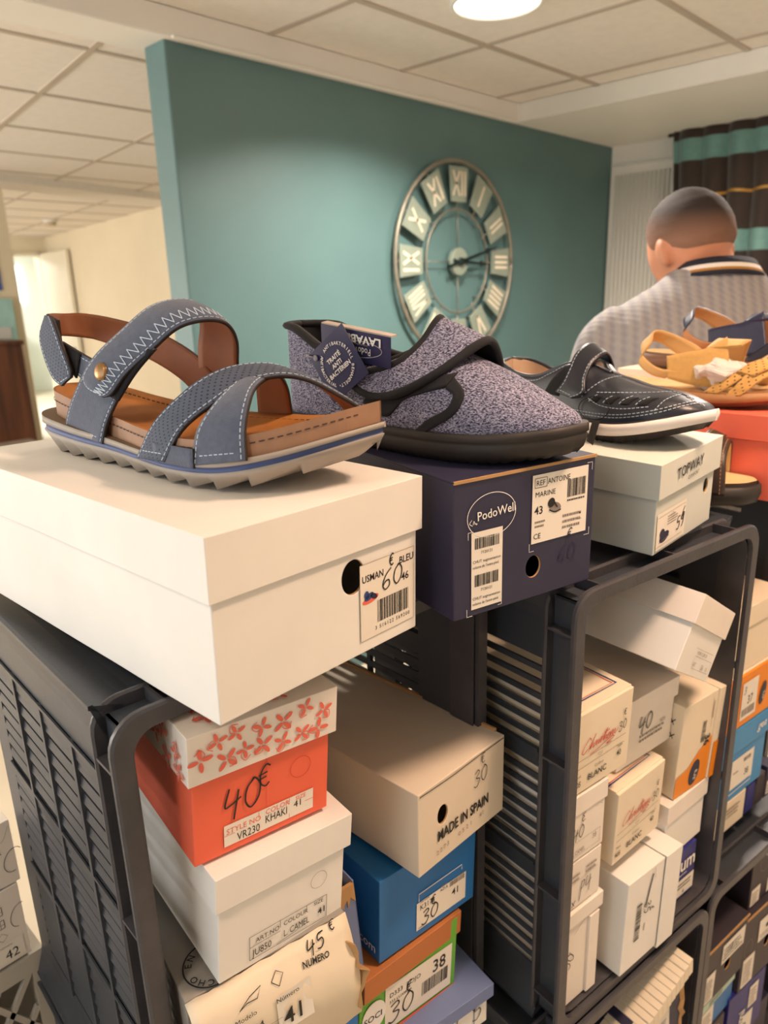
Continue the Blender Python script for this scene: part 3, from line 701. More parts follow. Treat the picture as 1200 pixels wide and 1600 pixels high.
# the crushed box: its front is creased and the print runs over the crease
t = thing('shoe_box', 'crushed cream box stamped HECHO EN with a torn right corner, under the white JU850 box', 'shoe box', (0.2225, 0.462, 1.004), (0, -1.0, -12), 'shoe boxes in the left crate')
w, d, h = 0.163, 0.30, 0.112
m = MB(); m.box(0, w, 0.014, d, 0, h); bmesh.ops.recalc_face_normals(m.bm, faces=m.bm.faces); bmesh.ops.subdivide_edges(m.bm, edges=m.bm.edges[:], cuts=5, use_grid_fill=True); wobble(m.bm, .0012, 3); m.build('box_body', C_GREYL, t, .001)
m = MB(); N = 16
g = []
for k in range(N + 1):
    x = w * k / N
    c = .003 + .027 * (k / N) ** 1.5
    g.append([m.v((x, y + .0010 * math.sin(k * 2.1 + q * 1.3), z)) for q, (y, z) in enumerate(((.012, h + .0006), (.005, h - c * .5), (.000, h - c), (-.007, h - c - .009 + .001 * math.sin(k)), (-.010, h - c - .030), (-.008, 0.004)))])
for a, b in zip(g, g[1:]):
    for q in range(5): m.face([a[q], b[q], b[q + 1], a[q + 1]], 0, True)
o = m.build('crushed_front', C_CREAM, t, fix=False); md = o.modifiers.new('t', 'SOLIDIFY'); md.thickness = .0015; md.offset = 1
def conform(ink):
    for v in ink.mb.bm.verts:
        x, z = v.co.x, v.co.z; k = min(N - 1e-6, max(0, x / w * N)); lift = v.co.y
        def prof(q):
            c = .003 + .027 * (q / N) ** 1.5
            ys = (.012, .005, .000, -.007, -.010, -.008); zs = (h + .0006, h - c * .5, h - c, h - c - .009 + .001 * math.sin(q), h - c - .030, .004)
            return interp(-z, [-a for a in zs], ys)
        k0 = int(k); y = prof(k0) * (1 - (k - k0)) + prof(k0 + 1) * (k - k0)
        v.co.y = y - .0016 - (.0004 if v.co.z > 0 else 0)
i = Ink((0, .001, h - .030), (1, 0, 0), (0, .25, .97), .0035); i.hand('45', .114, .0165, .0115, K, .0012, 2, sx=1.4); i.hand('E', .142, .016, .016, K, .0011, 2); i.text('NUMERO', .106, .0105, .0078, K, ang=-9, bold=.02, sx=.9)
i.stroke([(.040, .013), (.052, .018), (.064, .020), (.058, .014), (.048, .015), (.040, .013)], .0007, K, smooth=False); i.stroke([(.074, .017), (.081, .022), (.087, .018), (.080, .012), (.074, .017)], .0007, K, smooth=False); conform(i); i.done('print', IM, t)
i = Ink((0, -.0112, 0), (1, 0, 0), (0, -.02, 1), .0022); i.rect(.074, .046, .110, .087, PA); i.text('41', .079, .052, .027, K, sx=.85, bold=.006); i.text('Número', .074, .081, .0068, K); i.text('Modelo', .034, .084, .0068, K); i.text('144', .043, .067, .0115, K); i.text('MEL', .012, .078, .012, K, bold=.03); i.text('AZUL', .048, .050, .011, K); i.line(.057, .0645, .078, .0645, .0004, GR); conform(i); i.done('size_label', IM, t, 'cream label printed Modelo 144 Número 41')
i = Ink((0, 0, h), (1, 0, 0), (0, 1, 0), .0022); i.ring(.033, .036, .0245, .0245, .0015, K, a0=100, a1=330); i.arc_text('HECHO EN', .033, .036, .0170, .0088, 300, 130, K, bold=.012); i.done('stamp', IM, t)
m = MB(); r5 = random.Random(8)
pts = [(w - .002, -.010 + .002, h - .022)]
for k in range(9): pts.append((w + r5.uniform(-.003, .009), -.013 + r5.uniform(-.002, .004), h - .03 - .0085 * k))
for a, b in zip(pts, pts[1:]): m.hexa([a, b, (b[0] - .008, .006, b[2]), (a[0] - .008, .006, a[2]), (a[0], a[1] + .003, a[2]), (b[0], b[1] + .003, b[2]), (b[0] - .008, .009, b[2]), (a[0] - .008, .009, a[2])])
m.build('torn_edge', C_BROWN, t)

t = carton("small bright blue box marked 's, below the crushed cream box", (0.238, 0.472, 0.93), (1, 2, -10), 0.158, 0.28, 0.068, C_BLUE, None)
i = front(t); i.text("'s", .128, .042, .026, WH, shear=.2, bold=.005); i.done('print', IM, t)
carton('plain grey box on the crate floor, lowest in the left crate', (0.24, 0.50, 0.808), (0, 0, -9), 0.15, 0.28, 0.118, C_GREYL, C_GREYL)

# open slate-blue carton between the stacks
t = thing('shoe_box', 'open slate blue carton with crumpled paper, squeezed between the two stacks', 'shoe box', (0.392, 0.475, 0.985), (0, -4, -9), 'shoe boxes in the left crate')
m = MB()
for a in ((0, .0018, 0, .25), (.0372, .039, 0, .25)): m.box(a[0], a[1], a[2], a[3], 0, .125)
m.box(0, .039, 0, .0018, 0, .118); m.box(0, .039, .248, .25, 0, .125); m.box(0, .039, 0, .25, 0, .002)
m.build('box_body', C_SLATE, t, .0005)
m = MB()
for k in range(7): m.hexa([(.003 + .005 * k, -.0015, .100 + .006 * math.sin(k * 2.3)), (.008 + .005 * k, -.0015, .103 + .006 * math.sin(k * 1.7)), (.008 + .005 * k, .0025, .103), (.003 + .005 * k, .0025, .100), (.003 + .005 * k, -.0012, .122), (.008 + .005 * k, -.0012, .1225), (.008 + .005 * k, .0028, .1225), (.003 + .005 * k, .0028, .122)])
m.build('torn_edge', C_BROWN, t)
m = MB()
m.ell((.019, .045, .108), (.016, .035, .018), n=14, m=9)
wobble(m.bm, .009, 4); m.build('crumpled_paper', C_CREAM, t)

# --- left crate, right stack
t = carton('plain beige box printed MADE IN SPAIN, topmost of the right stack in the left crate', (0.480, 0.430, 1.0985), (-.5, .9, -0.4), 0.1534, 0.31, 0.1025, C_BEIGE, None, hole=(.040, .058, .0085, .0115), amp=.0014, edge=C_BROWN)
i = front(t); i.text('MADE IN SPAIN', .030, .0285, .0185, K, sx=.72, bold=.02); i.hand('30', .093, .062, .019, K, .0011, 6, sx=1.1); i.hand('E', .108, .076, .020, K, .0010, 6)
for k, x in enumerate((.028, .034, .040, .046, .066, .073, .080, .087, .105, .110)): i.text('2273052141'[k], x, .012 + .0006 * k, .008, GR)
i.stroke([(.001, .1005), (.05, .099), (.10, .1003), (.15, .1005)], .0012, K); i.done('print', IM, t)
m = MB(); m.box(.151, .1545, .012, .31, .085, .1062); m.build('raw_edge', C_BROWN, t, .0005)
t = carton('bright blue box labelled K3173 41 under the beige box', (0.4469, 0.462, 0.985), (0, 2.2, -6), 0.152, 0.30, 0.1085, C_BLUE, None)
i = front(t); i.rect(.055, .010, .136, .048, PA); i.text('K3173', .060, .036, .010, K, sx=.9); i.text('41', .112, .026, .013, K, bold=.012); i.text('AZUL', .092, .043, .0055, K); i.barcode(.108, .0405, .025, .007, GR, seed=21); i.speck(.06, .046, .016, .003, 1, GR, 4); i.speck(.093, .049, .012, .003, 1, GR, 5)
i.hand('30', .062, .014, .018, K, .0015, 3, sx=1.2); i.hand('E', .078, .023, .019, K, .0014, 3); i.stroke([(.058, .050), (.058, .060), (.128, .062), (.128, .055)], .0011, WH, smooth=False); i.speck(.058, .0115, .014, .003, 1, GR, 6)
i.done('size_label', IM, t, 'white label K3173 with pen price')
i = left(t); i.text('.com', .262, .012, .017, WH); i.done('print', IM, t)
t = carton('green box with an orange-brown lid and a label reading 38', (0.4166, 0.470, 0.868), (1.5, 2.2, -8), 0.148, 0.30, 0.112, C_GREEN, C_ORANGE, 0.032, 0.003, lid_shift=(.004, -.004, .002, 0, 0, 3))
i = front(t); i.rect(.036, .012, .140, .076, PA); i.text('38', .108, .050, .026, K, sx=.85, bold=.012); i.text('D333  ROJO', .042, .058, .009, K); i.text('333 LUXIRA', .042, .049, .006, K); i.barcode(.092, .026, .042, .020, K, seed=31); i.hand('30', .040, .020, .026, K, .0018, 4, sx=1.2); i.hand('E', .068, .036, .024, K, .0016, 4)
i.disc(.020, .048, .017, .021, WH); i.text('SOCI', .005, .043, .012, NV, bold=.01, k=2); i.rect(0, 0, .148, .009, CO)
i.done('size_label', IM, t, 'white label reading 38 beside a round logo')
t = carton('white box with slate blue lid and 4.5 euro in pen, under the green box', (0.452, 0.448, 0.790 + .018), (0, 0, -12), 0.142, 0.29, 0.112 - .05, C_WHITE, C_SLATE, 0.020, 0.006)
i = front(t); i.hand('4.5', .078, .012, .026, K, .0014, 4, sx=1.1); i.hand('E', .115, .018, .026, K, .0012); i.line(.052, .0, .052, .04, .001, BL); i.text('FITS', .008, .015, .010, K); i.line(.120, .0, .120, .04, .001, BL); i.done('print', IM, t)
# --- middle crate, left column (yawed with the crate)
def on(u, z, off=0.0):
    """point on the common front plane of the left column"""
    return (u, 0.356 - 0.155 * (u - 0.664) + off, z)
t = carton('white box standing on end at the bottom of the left column, 50 euro written sideways', on(.664, .8075), (0, 0, CY), .069, .30, .150, C_PINKW, None)
m = MB(); m.box(.047, .0665, -.004, .30, .001, .125); m.build('lid', [C_PINKW], t, .001)
m = MB(); m.box(-.001, .0735, -.0035, .30, .128, .151); m.build('lid_flap', [C_PINKW], t, .0015)
i = front(t); i.hand('50', .012, .060, .016, K, .0012, 60, sx=1.1); i.hand('E', .020, .076, .020, K, .0012, 60); i.stroke([(.02, .112), (.034, .122), (.046, .127)], .0006, GR); i.done('print', IM, t)
t = carton('white box with slanting pen figures, second from the bottom of the left column', on(.664, .9605), (0, 0, CY), .067, .30, .0705, C_PINKW, None)
i = front(t); i.hand('x', .010, .006, .013, K, .0011); i.hand('P4', .022, .012, .022, K, .0011, 15, slant=.3); i.speck(.006, .042, .020, .014, 2, GR, 3); i.speck(.036, .044, .022, .014, 2, GR, 4); i.line(.004, .040, .060, .044, .0004, GR); i.done('print', IM, t)
t = carton('white box marked 40 euro in pen, third from the bottom of the left column', on(.664, 1.0335), (0, 0, CY), .068, .30, .094, C_PINKW, C_PINKW, .026, .002)
i = front(t); i.hand('40', .006, .032, .017, K, .0012, 3); i.hand('e', .022, .043, .020, K, .0012); i.text('L.CAMEL', .008, .010, .0085, GR, sx=.7); i.text('38', .045, .018, .010, GR, sx=.8); i.frame(.006, .008, .060, .028, .0004, GR); i.ring(.055, .058, .007, .007, .0004, GR, a0=20, a1=140); i.done('print', IM, t)
def christian(label, o, rot, w, h, num, lidz, rest=''):
    t = carton(label, o, rot, w, .29, h, C_CREAM, None)
    m = MB(); m.box(0, w, .004, .29, h, h + .0018); m.build('lid_panel', [C_CREAM], t, .0005)
    i = Ink((0, 0, h + .0018), (1, 0, 0), (0, 1, 0), .0006)
    for q, c in ((.012, BL), (.0165, RD)):
        i.stroke([(.0, .010 + q * .6), (w - q, .010 + q * .6), (w - q, .27)], .0022 if c == BL else .0013, c, 1, smooth=False)
    i.done('stripe_print', IM, t, 'blue and red border stripes')
    i = front(t); k = w / .108
    i.cursive(.012 * k, h * .50, .0165, RD, .0011, 3, sx=1.15 * k)
    i.line(.003, h * .43, w - .010, h * .45, .0005, K); i.line(.003, h * .33, w - .012, h * .35, .0005, K)
    i.text('405', .003 * k, h * .10, .0105, K, sx=.8, bold=.012); i.text('BLANC', .028 * k, h * .12, .0118, K, sx=.95 * k, bold=.012); i.text('40', .083 * k, h * .20, .0115, K, sx=.75, bold=.012)
    i.text('Mod.', .004, h * .22, .0055, K); i.text('Couleur', .040 * k, h * .245, .0052, K); i.text('Taille', .082 * k, h * .315, .0052, K); i.text('Col', .045 * k, h * .37, .006, GR)
    i.hand('30', w * .76, h * .52, .0125, K, .0010, 8); i.hand('E', w * .85, h * .64, .013, K, .0010, 8)
    i.done('print', IM, t)
    return t
christian('cream box with red cursive lettering and 405 BLANC 40, top of the left column', on(.664, 1.1300), (1.5, 0, CY), .108, .108, 1, True)
t = christian('cream box with red cursive lettering and 405 BLANC 40, on the leaning white box', (.758, .343, .979), (1.5, 0, -6), .111, .110, 2, True)

# --- middle crate, centre and right
t = carton('white box standing on its side with the lid to the right, leaning in the middle', (.765, .321, .957), (2, 92.5, -6), .147, .29, .124, C_WHITE, C_WHITE, .040, .003)
i = front(t); i.barcode(.046, .024, .058, .012, K, seed=44); i.hand('35', .050, .042, .015, K, .0013, 0); i.hand('E', .066, .050, .014, K, .0012); i.stroke([(.010, .056), (.034, .050), (.056, .045)], .0028, K); i.stroke([(.002, .060), (.020, .062)], .0006, GR); i.speck(.085, .045, .014, .006, 1, GR, 3); i.done('print', IM, t)
carton('small white box with lid, wedged beside the leaning box above the blue one', (.894, .3285, .899), (0, 0, -7), .104, .29, .099, C_WHITE, C_PINKW, .030, .003)
t = carton('royal blue box printed um in white, at the bottom right of the middle crate', (.894, .3265, .8075), (0, 0, CY), .087, .29, .0895, C_ROYAL, None)
i = front(t); i.text('um', .044, .052, .036, WH, sx=.9, bold=.02); i.rect(.036, .006, .085, .036, PA); i.speck(.040, .020, .040, .012, 2, K, 5); i.text('6', .056, .009, .010, K); i.speck(.038, .044, .03, .004, 1, WH, 9); i.done('print', IM, t)
t = carton('white box with 40 euro in thick pen, behind the lower cream box', (.789, .3605, 1.0945), (1.5, 0, CY), .122, .29, .100, C_PINKW, C_PINKW, .030, .003)
i = front(t); i.hand('40', .040, .042, .024, K, .0018, 3); i.hand('e', .064, .060, .024, K, .0017); i.speck(.045, .026, .060, .014, 2, GR, 3); i.text('SIZE', .090, .040, .007, GR); i.done('print', IM, t)
t = carton('cream box with an orange band standing on its side, number 36 printed sideways', (.909, .3295, 1.000), (2.5, 0, -10), .094, .29, .150, C_CREAM, None)
m = MB(); m.box(.082, .0975, -.003, .29, .0, .152); m.build('lid', [C_CREAM], t, .001)
i = front(t); i.rect(.0, 0, .0815, .034, CO + 4 if False else 8); i.mb.poly([i.P(0, .034, 0), i.P(.0815, .034, 0), i.P(.0815, .075, 0), i.P(.052, .060, 0), i.P(.028, .040, 0)], 8)
i.disc(.046, .026, .0125, .021, NV, 1, -12); i.text('ara', .051, .012, .014, WH, ang=80, k=2); i.rect(.084, 0, .097, .062, 8, 12)
i.text('36', .062, .082, .019, K, ang=-90, bold=.02); i.barcode(.052, .108, .035, .009, K, ang=-90, seed=51); i.speck(.073, .135, .03, .006, 1, GR, 4, -90); i.line(.071, .14, .074, .09, .0004, GR)
i.done('print', IM + [C_AMBER], t)
i = left(t); i.hand('x', .27, .118, .016, K, .0012); i.hand('x', .272, .096, .014, K, .0012); i.done('print', IM, t)
t = carton('white box tipped over to the right on top of the others in the middle crate', (.8055, .3036, 1.2567), (4.4, 29.8, -1), .121, .33, .099, C_WHITE, C_PINKW, .038, .003)
i = front(t); i.frame(.045, .010, .110, .026, .0004, GR); i.line(.040, .036, .108, .036, .0004, GR); i.text('VOIR CUIR 35', .048, .029, .0062, GR); i.text('ART', .047, .013, .008, GR, sx=.7); i.text('36', .078, .012, .010, GR); i.text('15', .095, .012, .008, GR); i.done('print', IM, t)

# --- right crate
t = carton('amber orange box with a white label 37, topmost in the right crate', (1.085, .3275, 1.009), (0, 0, CY), .165, .30, .094, C_AMBER, None)
m = MB(); m.box(-.001, .166, .003, .302, .094, .096); m.build('lid_panel', [C_CREAM], t, .0005)
i = front(t); i.rect(.052, .012, .102, .080, PA); i.text('37', .070, .038, .022, K, sx=.8); i.barcode(.056, .018, .040, .014, GR, seed=61); i.disc(.122, .040, .0095, .021, NV, 1, -14); i.text('ara', .126, .027, .012, WH, ang=78, k=2); i.hand('3', .056, .060, .012, K, .0010); i.done('print', IM, t)
carton('big cream box on top of the amber box in the right crate', (1.075, .335, 1.106), (0, 0, CY), .18, .30, .115, C_CREAM, C_CREAM, .035, .003)
t = carton('sky blue box with a white label 38, below the amber box in the right crate', (1.085, .329, .8675), (0, 0, CY), .160, .30, .1395, C_SKY, C_SKY, .045, .003)
i = front(t); i.rect(.050, .022, .122, .078, PA); i.text('38', .094, .034, .018, K, sx=.8); i.speck(.056, .050, .018, .006, 1, GR, 3); i.barcode(.088, .062, .024, .008, GR, seed=66); i.stroke([(.048, .014), (.118, .016), (.118, .026)], .0018, WH, smooth=False); i.done('size_label', IM, t, 'white label reading 38')
i = front(t, True); i.text('gea', .118, .112, .022, WH, shear=.25, bold=.01); i.done('print', IM, t)
t = carton('cream box with small grey print at the bottom of the right crate', (1.082, .329, .8075), (0, 0, CY), .115, .30, .0585, C_CREAM, None)
i = front(t); i.speck(.052, .026, .045, .022, 3, GR, 6); i.done('print', IM, t)
for k, (u, lab) in enumerate(((1.203, 'thin navy box standing upright beside the cream box in the right crate'), (1.236, 'second thin navy box from the cream box in the right crate'), (1.27, 'thin navy box with a white tag, farthest right in the right crate'))):
    t = carton(lab, (u, .312 - .155 * (u - 1.2), .8075), (0, 1.5, CY), .029, .29, .056 + .004 * k, (C_ROYAL, C_DARK, C_NAVY)[k], None)
    i = front(t); i.line(.0275, .002, .0275, .05, .0008, GR)
    if k == 2: i.rect(.004, .006, .022, .034, PA); i.speck(.006, .010, .013, .018, 3, K, 3)
    i.done('print', IM, t)

# --- lower crates
t = carton('torn navy box with its cream inner lid pushed up, in the lower middle crate', (.7995, .3125, .5745), (-1, -5, -10), .128, .29, .122, C_NAVY, None, hole=(.050, .012, .011, .011))
m = MB(); r5 = random.Random(3)
n = 15
for k in range(n):
    x0, x1 = -.030 + .160 * k / n, -.030 + .160 * (k + 1) / n
    a = .098 + .058 * k / n; j = r5.uniform(-.0012, .0012)
    m.hexa([(x0, -.018, a - .016 + j), (x1, -.018, a - .014 + j), (x1, .035, a + .002), (x0, .035, a + .000), (x0, -.018, a + .010 + j), (x1, -.018, a + .012 + r5.uniform(-.001, .001)), (x1, .035, a + .012), (x0, .035, a + .010)])
m.build('inner_lid', [C_CREAM], t, .001)
m = MB(); pts = [(.128 + r5.uniform(-.001, .006), -.003 + r5.uniform(-.003, .002), .004 + .0125 * k) for k in range(11)]
for a, b in zip(pts, pts[1:]): m.hexa([a, b, (b[0] - .007, -.0012, b[2]), (a[0] - .007, -.0012, a[2]), (a[0], a[1] + .003, a[2]), (b[0], b[1] + .003, b[2]), (b[0] - .007, .001, b[2]), (a[0] - .007, .001, a[2])])
m.build('torn_edge', [C_BROWN], t)
i = front(t); i.rect(.030, .040, .098, .112, PA); i.text('B', .070, .076, .020, K, sx=.7, bold=.03); i.hand('sF', .082, .084, .014, K, .0018); i.disc(.052, .080, .004, .004, K, 2); i.speck(.048, .052, .016, .018, 6, K, 9); i.speck(.070, .050, .022, .014, 4, GR, 4); i.stroke([(.028, .048), (.028, .038), (.036, .040)], .0007, WH, smooth=False); i.stroke([(.056, .020), (.062, .032), (.064, .046)], .0007, WH); i.done('size_label', IM, t, 'cream label with a code square')
carton('dark navy box in the shadow left of the torn box, in the lower middle crate', (.650, .350, .545), (0, 0, CY), .125, .29, .075, C_NAVY, None)
carton('dark plum box on the floor of the lower middle crate', (.655, .350, .205), (0, 0, CY), .30, .29, .165, C_DARK, None)
carton('navy box under the torn one in the lower middle crate', (.655, .345, .3725), (0, 0, CY), .30, .29, .170, C_NAVY, None)
def navy_box(label, o, rot, w, h, lid, seed, hole=True, body=C_DARK, topc=None):
    t = carton(label, o, rot, w, .29, h, body, None, hole=(w * .62, h * .42, .010, .014) if hole else None)
    if lid:
        m = MB(); m.box(-.001, w + .001, -.002, .29, h, h + .0022); m.build('flap_lid', [C_DARK], t, .0006)
        m = MB(); m.box(0, w, -.0022, -.0002, h - .001, h + .0024); m.build('worn_edge', [C_BROWN], t)
    return t
t = navy_box('dark plum navy box with torn white label and hole, topmost in the lower right crate', (1.020, .297, .5235), (2, -3.0, -10), .140, .128, True, 1)
i = front(t); i.rect(.062, .068, .132, .112, PA); i.speck(.066, .074, .060, .030, 4, K, 7); i.hand('s3', .078, .088, .012, K, .0012); i.rect(.012, .006, .046, .072, PA); i.speck(.015, .012, .026, .050, 8, GR, 8); i.ring(.010, .085, .02, .016, .0006, GR, a0=200, a1=300); i.done('size_label', IM, t, 'white label with small print and a lower second label')
t = navy_box('dark plum box with ring mark and two white labels, below the hanging-ring box', (1.166, .2745, .4625), (0, -1, -11), .140, .165, True, 2)
i = front(t); i.rect(.050, .085, .110, .135, PA); i.disc(.078, .112, .006, .005, K, 2); i.speck(.055, .09, .05, .012, 2, GR, 5); i.rect(.006, .006, .044, .072, PA); i.speck(.010, .012, .028, .052, 8, GR, 4); i.ring(.018, .094, .013, .020, .0007, GR); i.done('size_label', IM, t, 'white label and narrow lower label')
t = navy_box('dark plum box with hanging ring mark, uppermost at the right edge', (1.186, .281, .6315), (0, -.5, -10), .140, .115, False, 3, hole=False)
i = front(t); i.rect(.004, .004, .034, .040, PA); i.speck(.007, .008, .022, .026, 4, GR, 6); i.ring(.042, .085, .017, .021, .0007, GR, a0=150, a1=400); i.stroke([(.036, .108), (.044, .096), (.052, .110)], .0016, WH, smooth=False); i.rect(.060, .006, .09, .036, PA); i.done('size_label', IM, t, 'white label and a grey ring drawn on dark card')
t = carton('sky blue box with a mint lid edge, below the topmost navy box', (1.021, .301, .4445), (0, -1.5, -8), .138, .29, .078, C_BLUE, C_MINT, .024, .002)
i = front(t); i.rect(.030, .002, .070, .050, PA); i.speck(.034, .008, .03, .034, 5, GR, 7); i.done('size_label', IM, t)
i = front(t, True); i.speck(.050, .060, .05, .010, 2, K, 9); i.done('print', IM, t)
t = carton('royal purple box with vertical white lettering at the bottom right edge', (1.145, .2795, .332), (0, -.5, -11), .125, .29, .1275, C_ROYAL, None)
i = front(t); i.text('Lumi', .052, .010, .030, WH, ang=82, bold=.02); i.rect(.070, .060, .100, .112, PA); i.speck(.074, .066, .022, .04, 5, GR, 3); i.rect(.056, .006, .090, .050, PA); i.text('35', .062, .012, .018, K, ang=60, bold=.03); i.done('print', IM, t)
t = carton('dark plum box with white label under the sky blue and mint box', (1.021, .300, .331), (0, -1.2, -9), .115, .29, .1105, C_DARK, None)
i = front(t); i.rect(.045, .050, .095, .100, PA); i.speck(.050, .055, .040, .04, 5, K, 3); i.done('size_label', IM, t)
carton('navy box on the floor of the lower right crate, left half', (1.026, .305, .205), (0, 0, CY), .15, .29, .122, C_NAVY, None)
carton('navy box on the floor of the lower right crate, right half', (1.19, .282, .205), (0, 0, CY), .15, .29, .122, C_NAVY, None)
carton('white box on the floor of the lower left crate', (.24, .505, .205), (0, 0, CY), .16, .29, .12, C_WHITE, C_WHITE)
carton('beige box on the floor of the lower left crate', (.42, .475, .205), (0, 0, CY), .15, .29, .12, C_BEIGE, C_BEIGE)

# --- boxes and pale crate at the far left edge
t = carton('white box with swirl print at the left edge, upper of the two behind the crate', (-.06, .955, .9385), (0, 0, 0), .30, .30, .098, C_PINKW, None)
i = front(t); i.text('R', .277, .052, .010, K); i.ring(.296, .036, .012, .018, .0009, K, a0=60, a1=300, tilt=-20); i.line(.22, .09, .285, .09, .0004, GR); i.stroke([(.265, .085), (.285, .07), (.297, .09)], .0005, GR); i.done('print', IM, t)
t = carton('white box with symbols and a 42 label at the left edge, lower of the two', (-.06, .955, .8165), (0, 0, 0), .295, .30, .119, C_PINKW, None)
i = front(t)
for k, (x, z) in enumerate(((.255, .083), (.255, .062))): i.frame(x, z, x + .014, z + .013, .0008, K); i.line(x + .005, z, x + .005, z + .013, .0005, K); i.line(x + .009, z, x + .009, z + .013, .0005, K); i.line(x, z + .006, x + .014, z + .006, .0005, K)
i.stroke([(.256, .048), (.263, .055), (.270, .048), (.263, .041), (.256, .048)], .0006, K, smooth=False)
i.rect(.252, .006, .288, .036, PA); i.text('42', .262, .009, .021, K, sx=.9); i.text('Número', .256, .030, .005, GR); i.ring(.290, .07, .012, .018, .0008, K, a0=90, a1=280, tilt=-20); i.done('print', IM, t, 'print with a number 42 label')
t = thing('plastic_crate', 'pale grey lattice crate under the two white boxes at the left edge', 'crate', (-.12, .953, FL + .001), (0, 0, 0))
m = MB(); W_, H_ = .37, .632
m.box(0, W_, .0, .36, 0, .012); m.box(0, .02, 0, .36, .012, H_); m.box(W_ - .02, W_, 0, .36, .012, H_); m.box(0, W_, .345, .36, .012, H_)
for z in (.012, .60): m.box(0.02, W_ - .02, 0, .010, z, z + .03)
m.box(.02, W_ - .02, .01, .36, H_ - .012, H_)
for k in range(-14, 16):
    for s in (1, -1):
        x0 = k * .042; seg = []
        x1 = x0 + s * .558 * .62
        a, b = (x0, .042), (x1, .60)
        def clip(p, q):
            (xa, za), (xb, zb) = p, q
            lo, hi = 0.0, 1.0
            d = xb - xa
            for lim, sg in ((.02, 1), (W_ - .02, -1)):
                fa, fb = (xa - lim) * sg, (xb - lim) * sg
                if fa < 0 and fb < 0: return None
                if fa < 0: lo = max(lo, fa / (fa - fb))
                elif fb < 0: hi = min(hi, fa / (fa - fb))
            if lo >= hi: return None
            return ((xa + d * lo, za + (zb - za) * lo), (xa + d * hi, za + (zb - za) * hi))
        c = clip(a, b)
        if c:
            (xa, za), (xb, zb) = c; dx, dz = xb - xa, zb - za; L_ = math.hypot(dx, dz); nx, nz_ = -dz / L_ * .004, dx / L_ * .004
            m.hexa([(xa + nx, .001, za + nz_), (xb + nx, .001, zb + nz_), (xb - nx, .001, zb - nz_), (xa - nx, .001, za - nz_), (xa + nx, .008, za + nz_), (xb + nx, .008, zb + nz_), (xb - nx, .008, zb - nz_), (xa - nx, .008, za - nz_)])
m.build('crate_body', M_PALE, t)
# ------------------------------------------------------------------ shoes
def perforated(name, hexc, rough=0.75, pitch=0.0046, hole=0.19):
    m = mat(name, hexc, rough, var=0.10, vscale=90, bump=0.2, bscale=500)
    nt = m.node_tree; b = nt.nodes['Principled BSDF']
    src = b.inputs['Base Color'].links[0].from_socket
    uv = nt.nodes.new('ShaderNodeTexCoord'); mp = nt.nodes.new('ShaderNodeMapping'); mp.inputs['Scale'].default_value = (1 / pitch, 1 / pitch, 0); mp.inputs['Rotation'].default_value = (0, 0, PI / 4)
    fr = nt.nodes.new('ShaderNodeVectorMath'); fr.operation = 'FRACTION'
    sb = nt.nodes.new('ShaderNodeVectorMath'); sb.operation = 'SUBTRACT'; sb.inputs[1].default_value = (.5, .5, 0)
    ln = nt.nodes.new('ShaderNodeVectorMath'); ln.operation = 'LENGTH'
    lt = nt.nodes.new('ShaderNodeMath'); lt.operation = 'LESS_THAN'; lt.inputs[1].default_value = hole
    mx = nt.nodes.new('ShaderNodeMix'); mx.data_type = 'RGBA'; mx.inputs[7].default_value = rgb('#1b1c24')
    L = nt.links.new
    L(uv.outputs['UV'], mp.inputs['Vector']); L(mp.outputs['Vector'], fr.inputs[0]); L(fr.outputs[0], sb.inputs[0]); L(sb.outputs[0], ln.inputs[0]); L(ln.outputs['Value'], lt.inputs[0])
    L(lt.outputs[0], mx.inputs[0]); L(src, mx.inputs[6]); L(mx.outputs[2], b.inputs['Base Color'])
    return m
def suede(name, hexc, var=0.12): return mat(name, hexc, 0.85, var=var, vscale=160, bump=0.25, bscale=600, sheen=0.25)
S_BLUE = suede('blue_suede', '#50586b'); S_PERF = perforated('perforated_blue_leather', '#4d5567')
S_LINE = mat('brown_lining', '#8a4f28', 0.6, var=0.12, vscale=30); S_EDGE = mat('cut_leather_edge', '#2b2320', 0.7, var=0.05)
S_TAN = mat('tan_footbed', '#a96a2b', 0.75, var=0.16, vscale=22, bump=0.1, bscale=300); S_SIDE = mat('taupe_leather', '#a07a5f', 0.65, var=0.1, vscale=50)
S_SOLE = mat('grey_rubber', '#a1978c', 0.6, var=0.05, vscale=20); S_STRIPE = mat('sole_stripe_blue', '#3d4f7d', 0.55, var=0.06)
S_WELT = mat('welt_brown', '#75604d', 0.6, var=0.08)
S_ST_W = mat('pale_thread', '#c3cfdd', 0.7, var=0); S_ST_D = mat('dark_thread', '#3b2522', 0.7, var=0); S_ST_T = mat('tan_thread', '#c89a6c', 0.7, var=0)
S_BRASS = mat('antique_brass', '#a07c54', 0.32, 0.9, var=0.1, vscale=80); S_VELC = mat('black_velcro', '#17161a', 0.95, var=0.2, vscale=400)

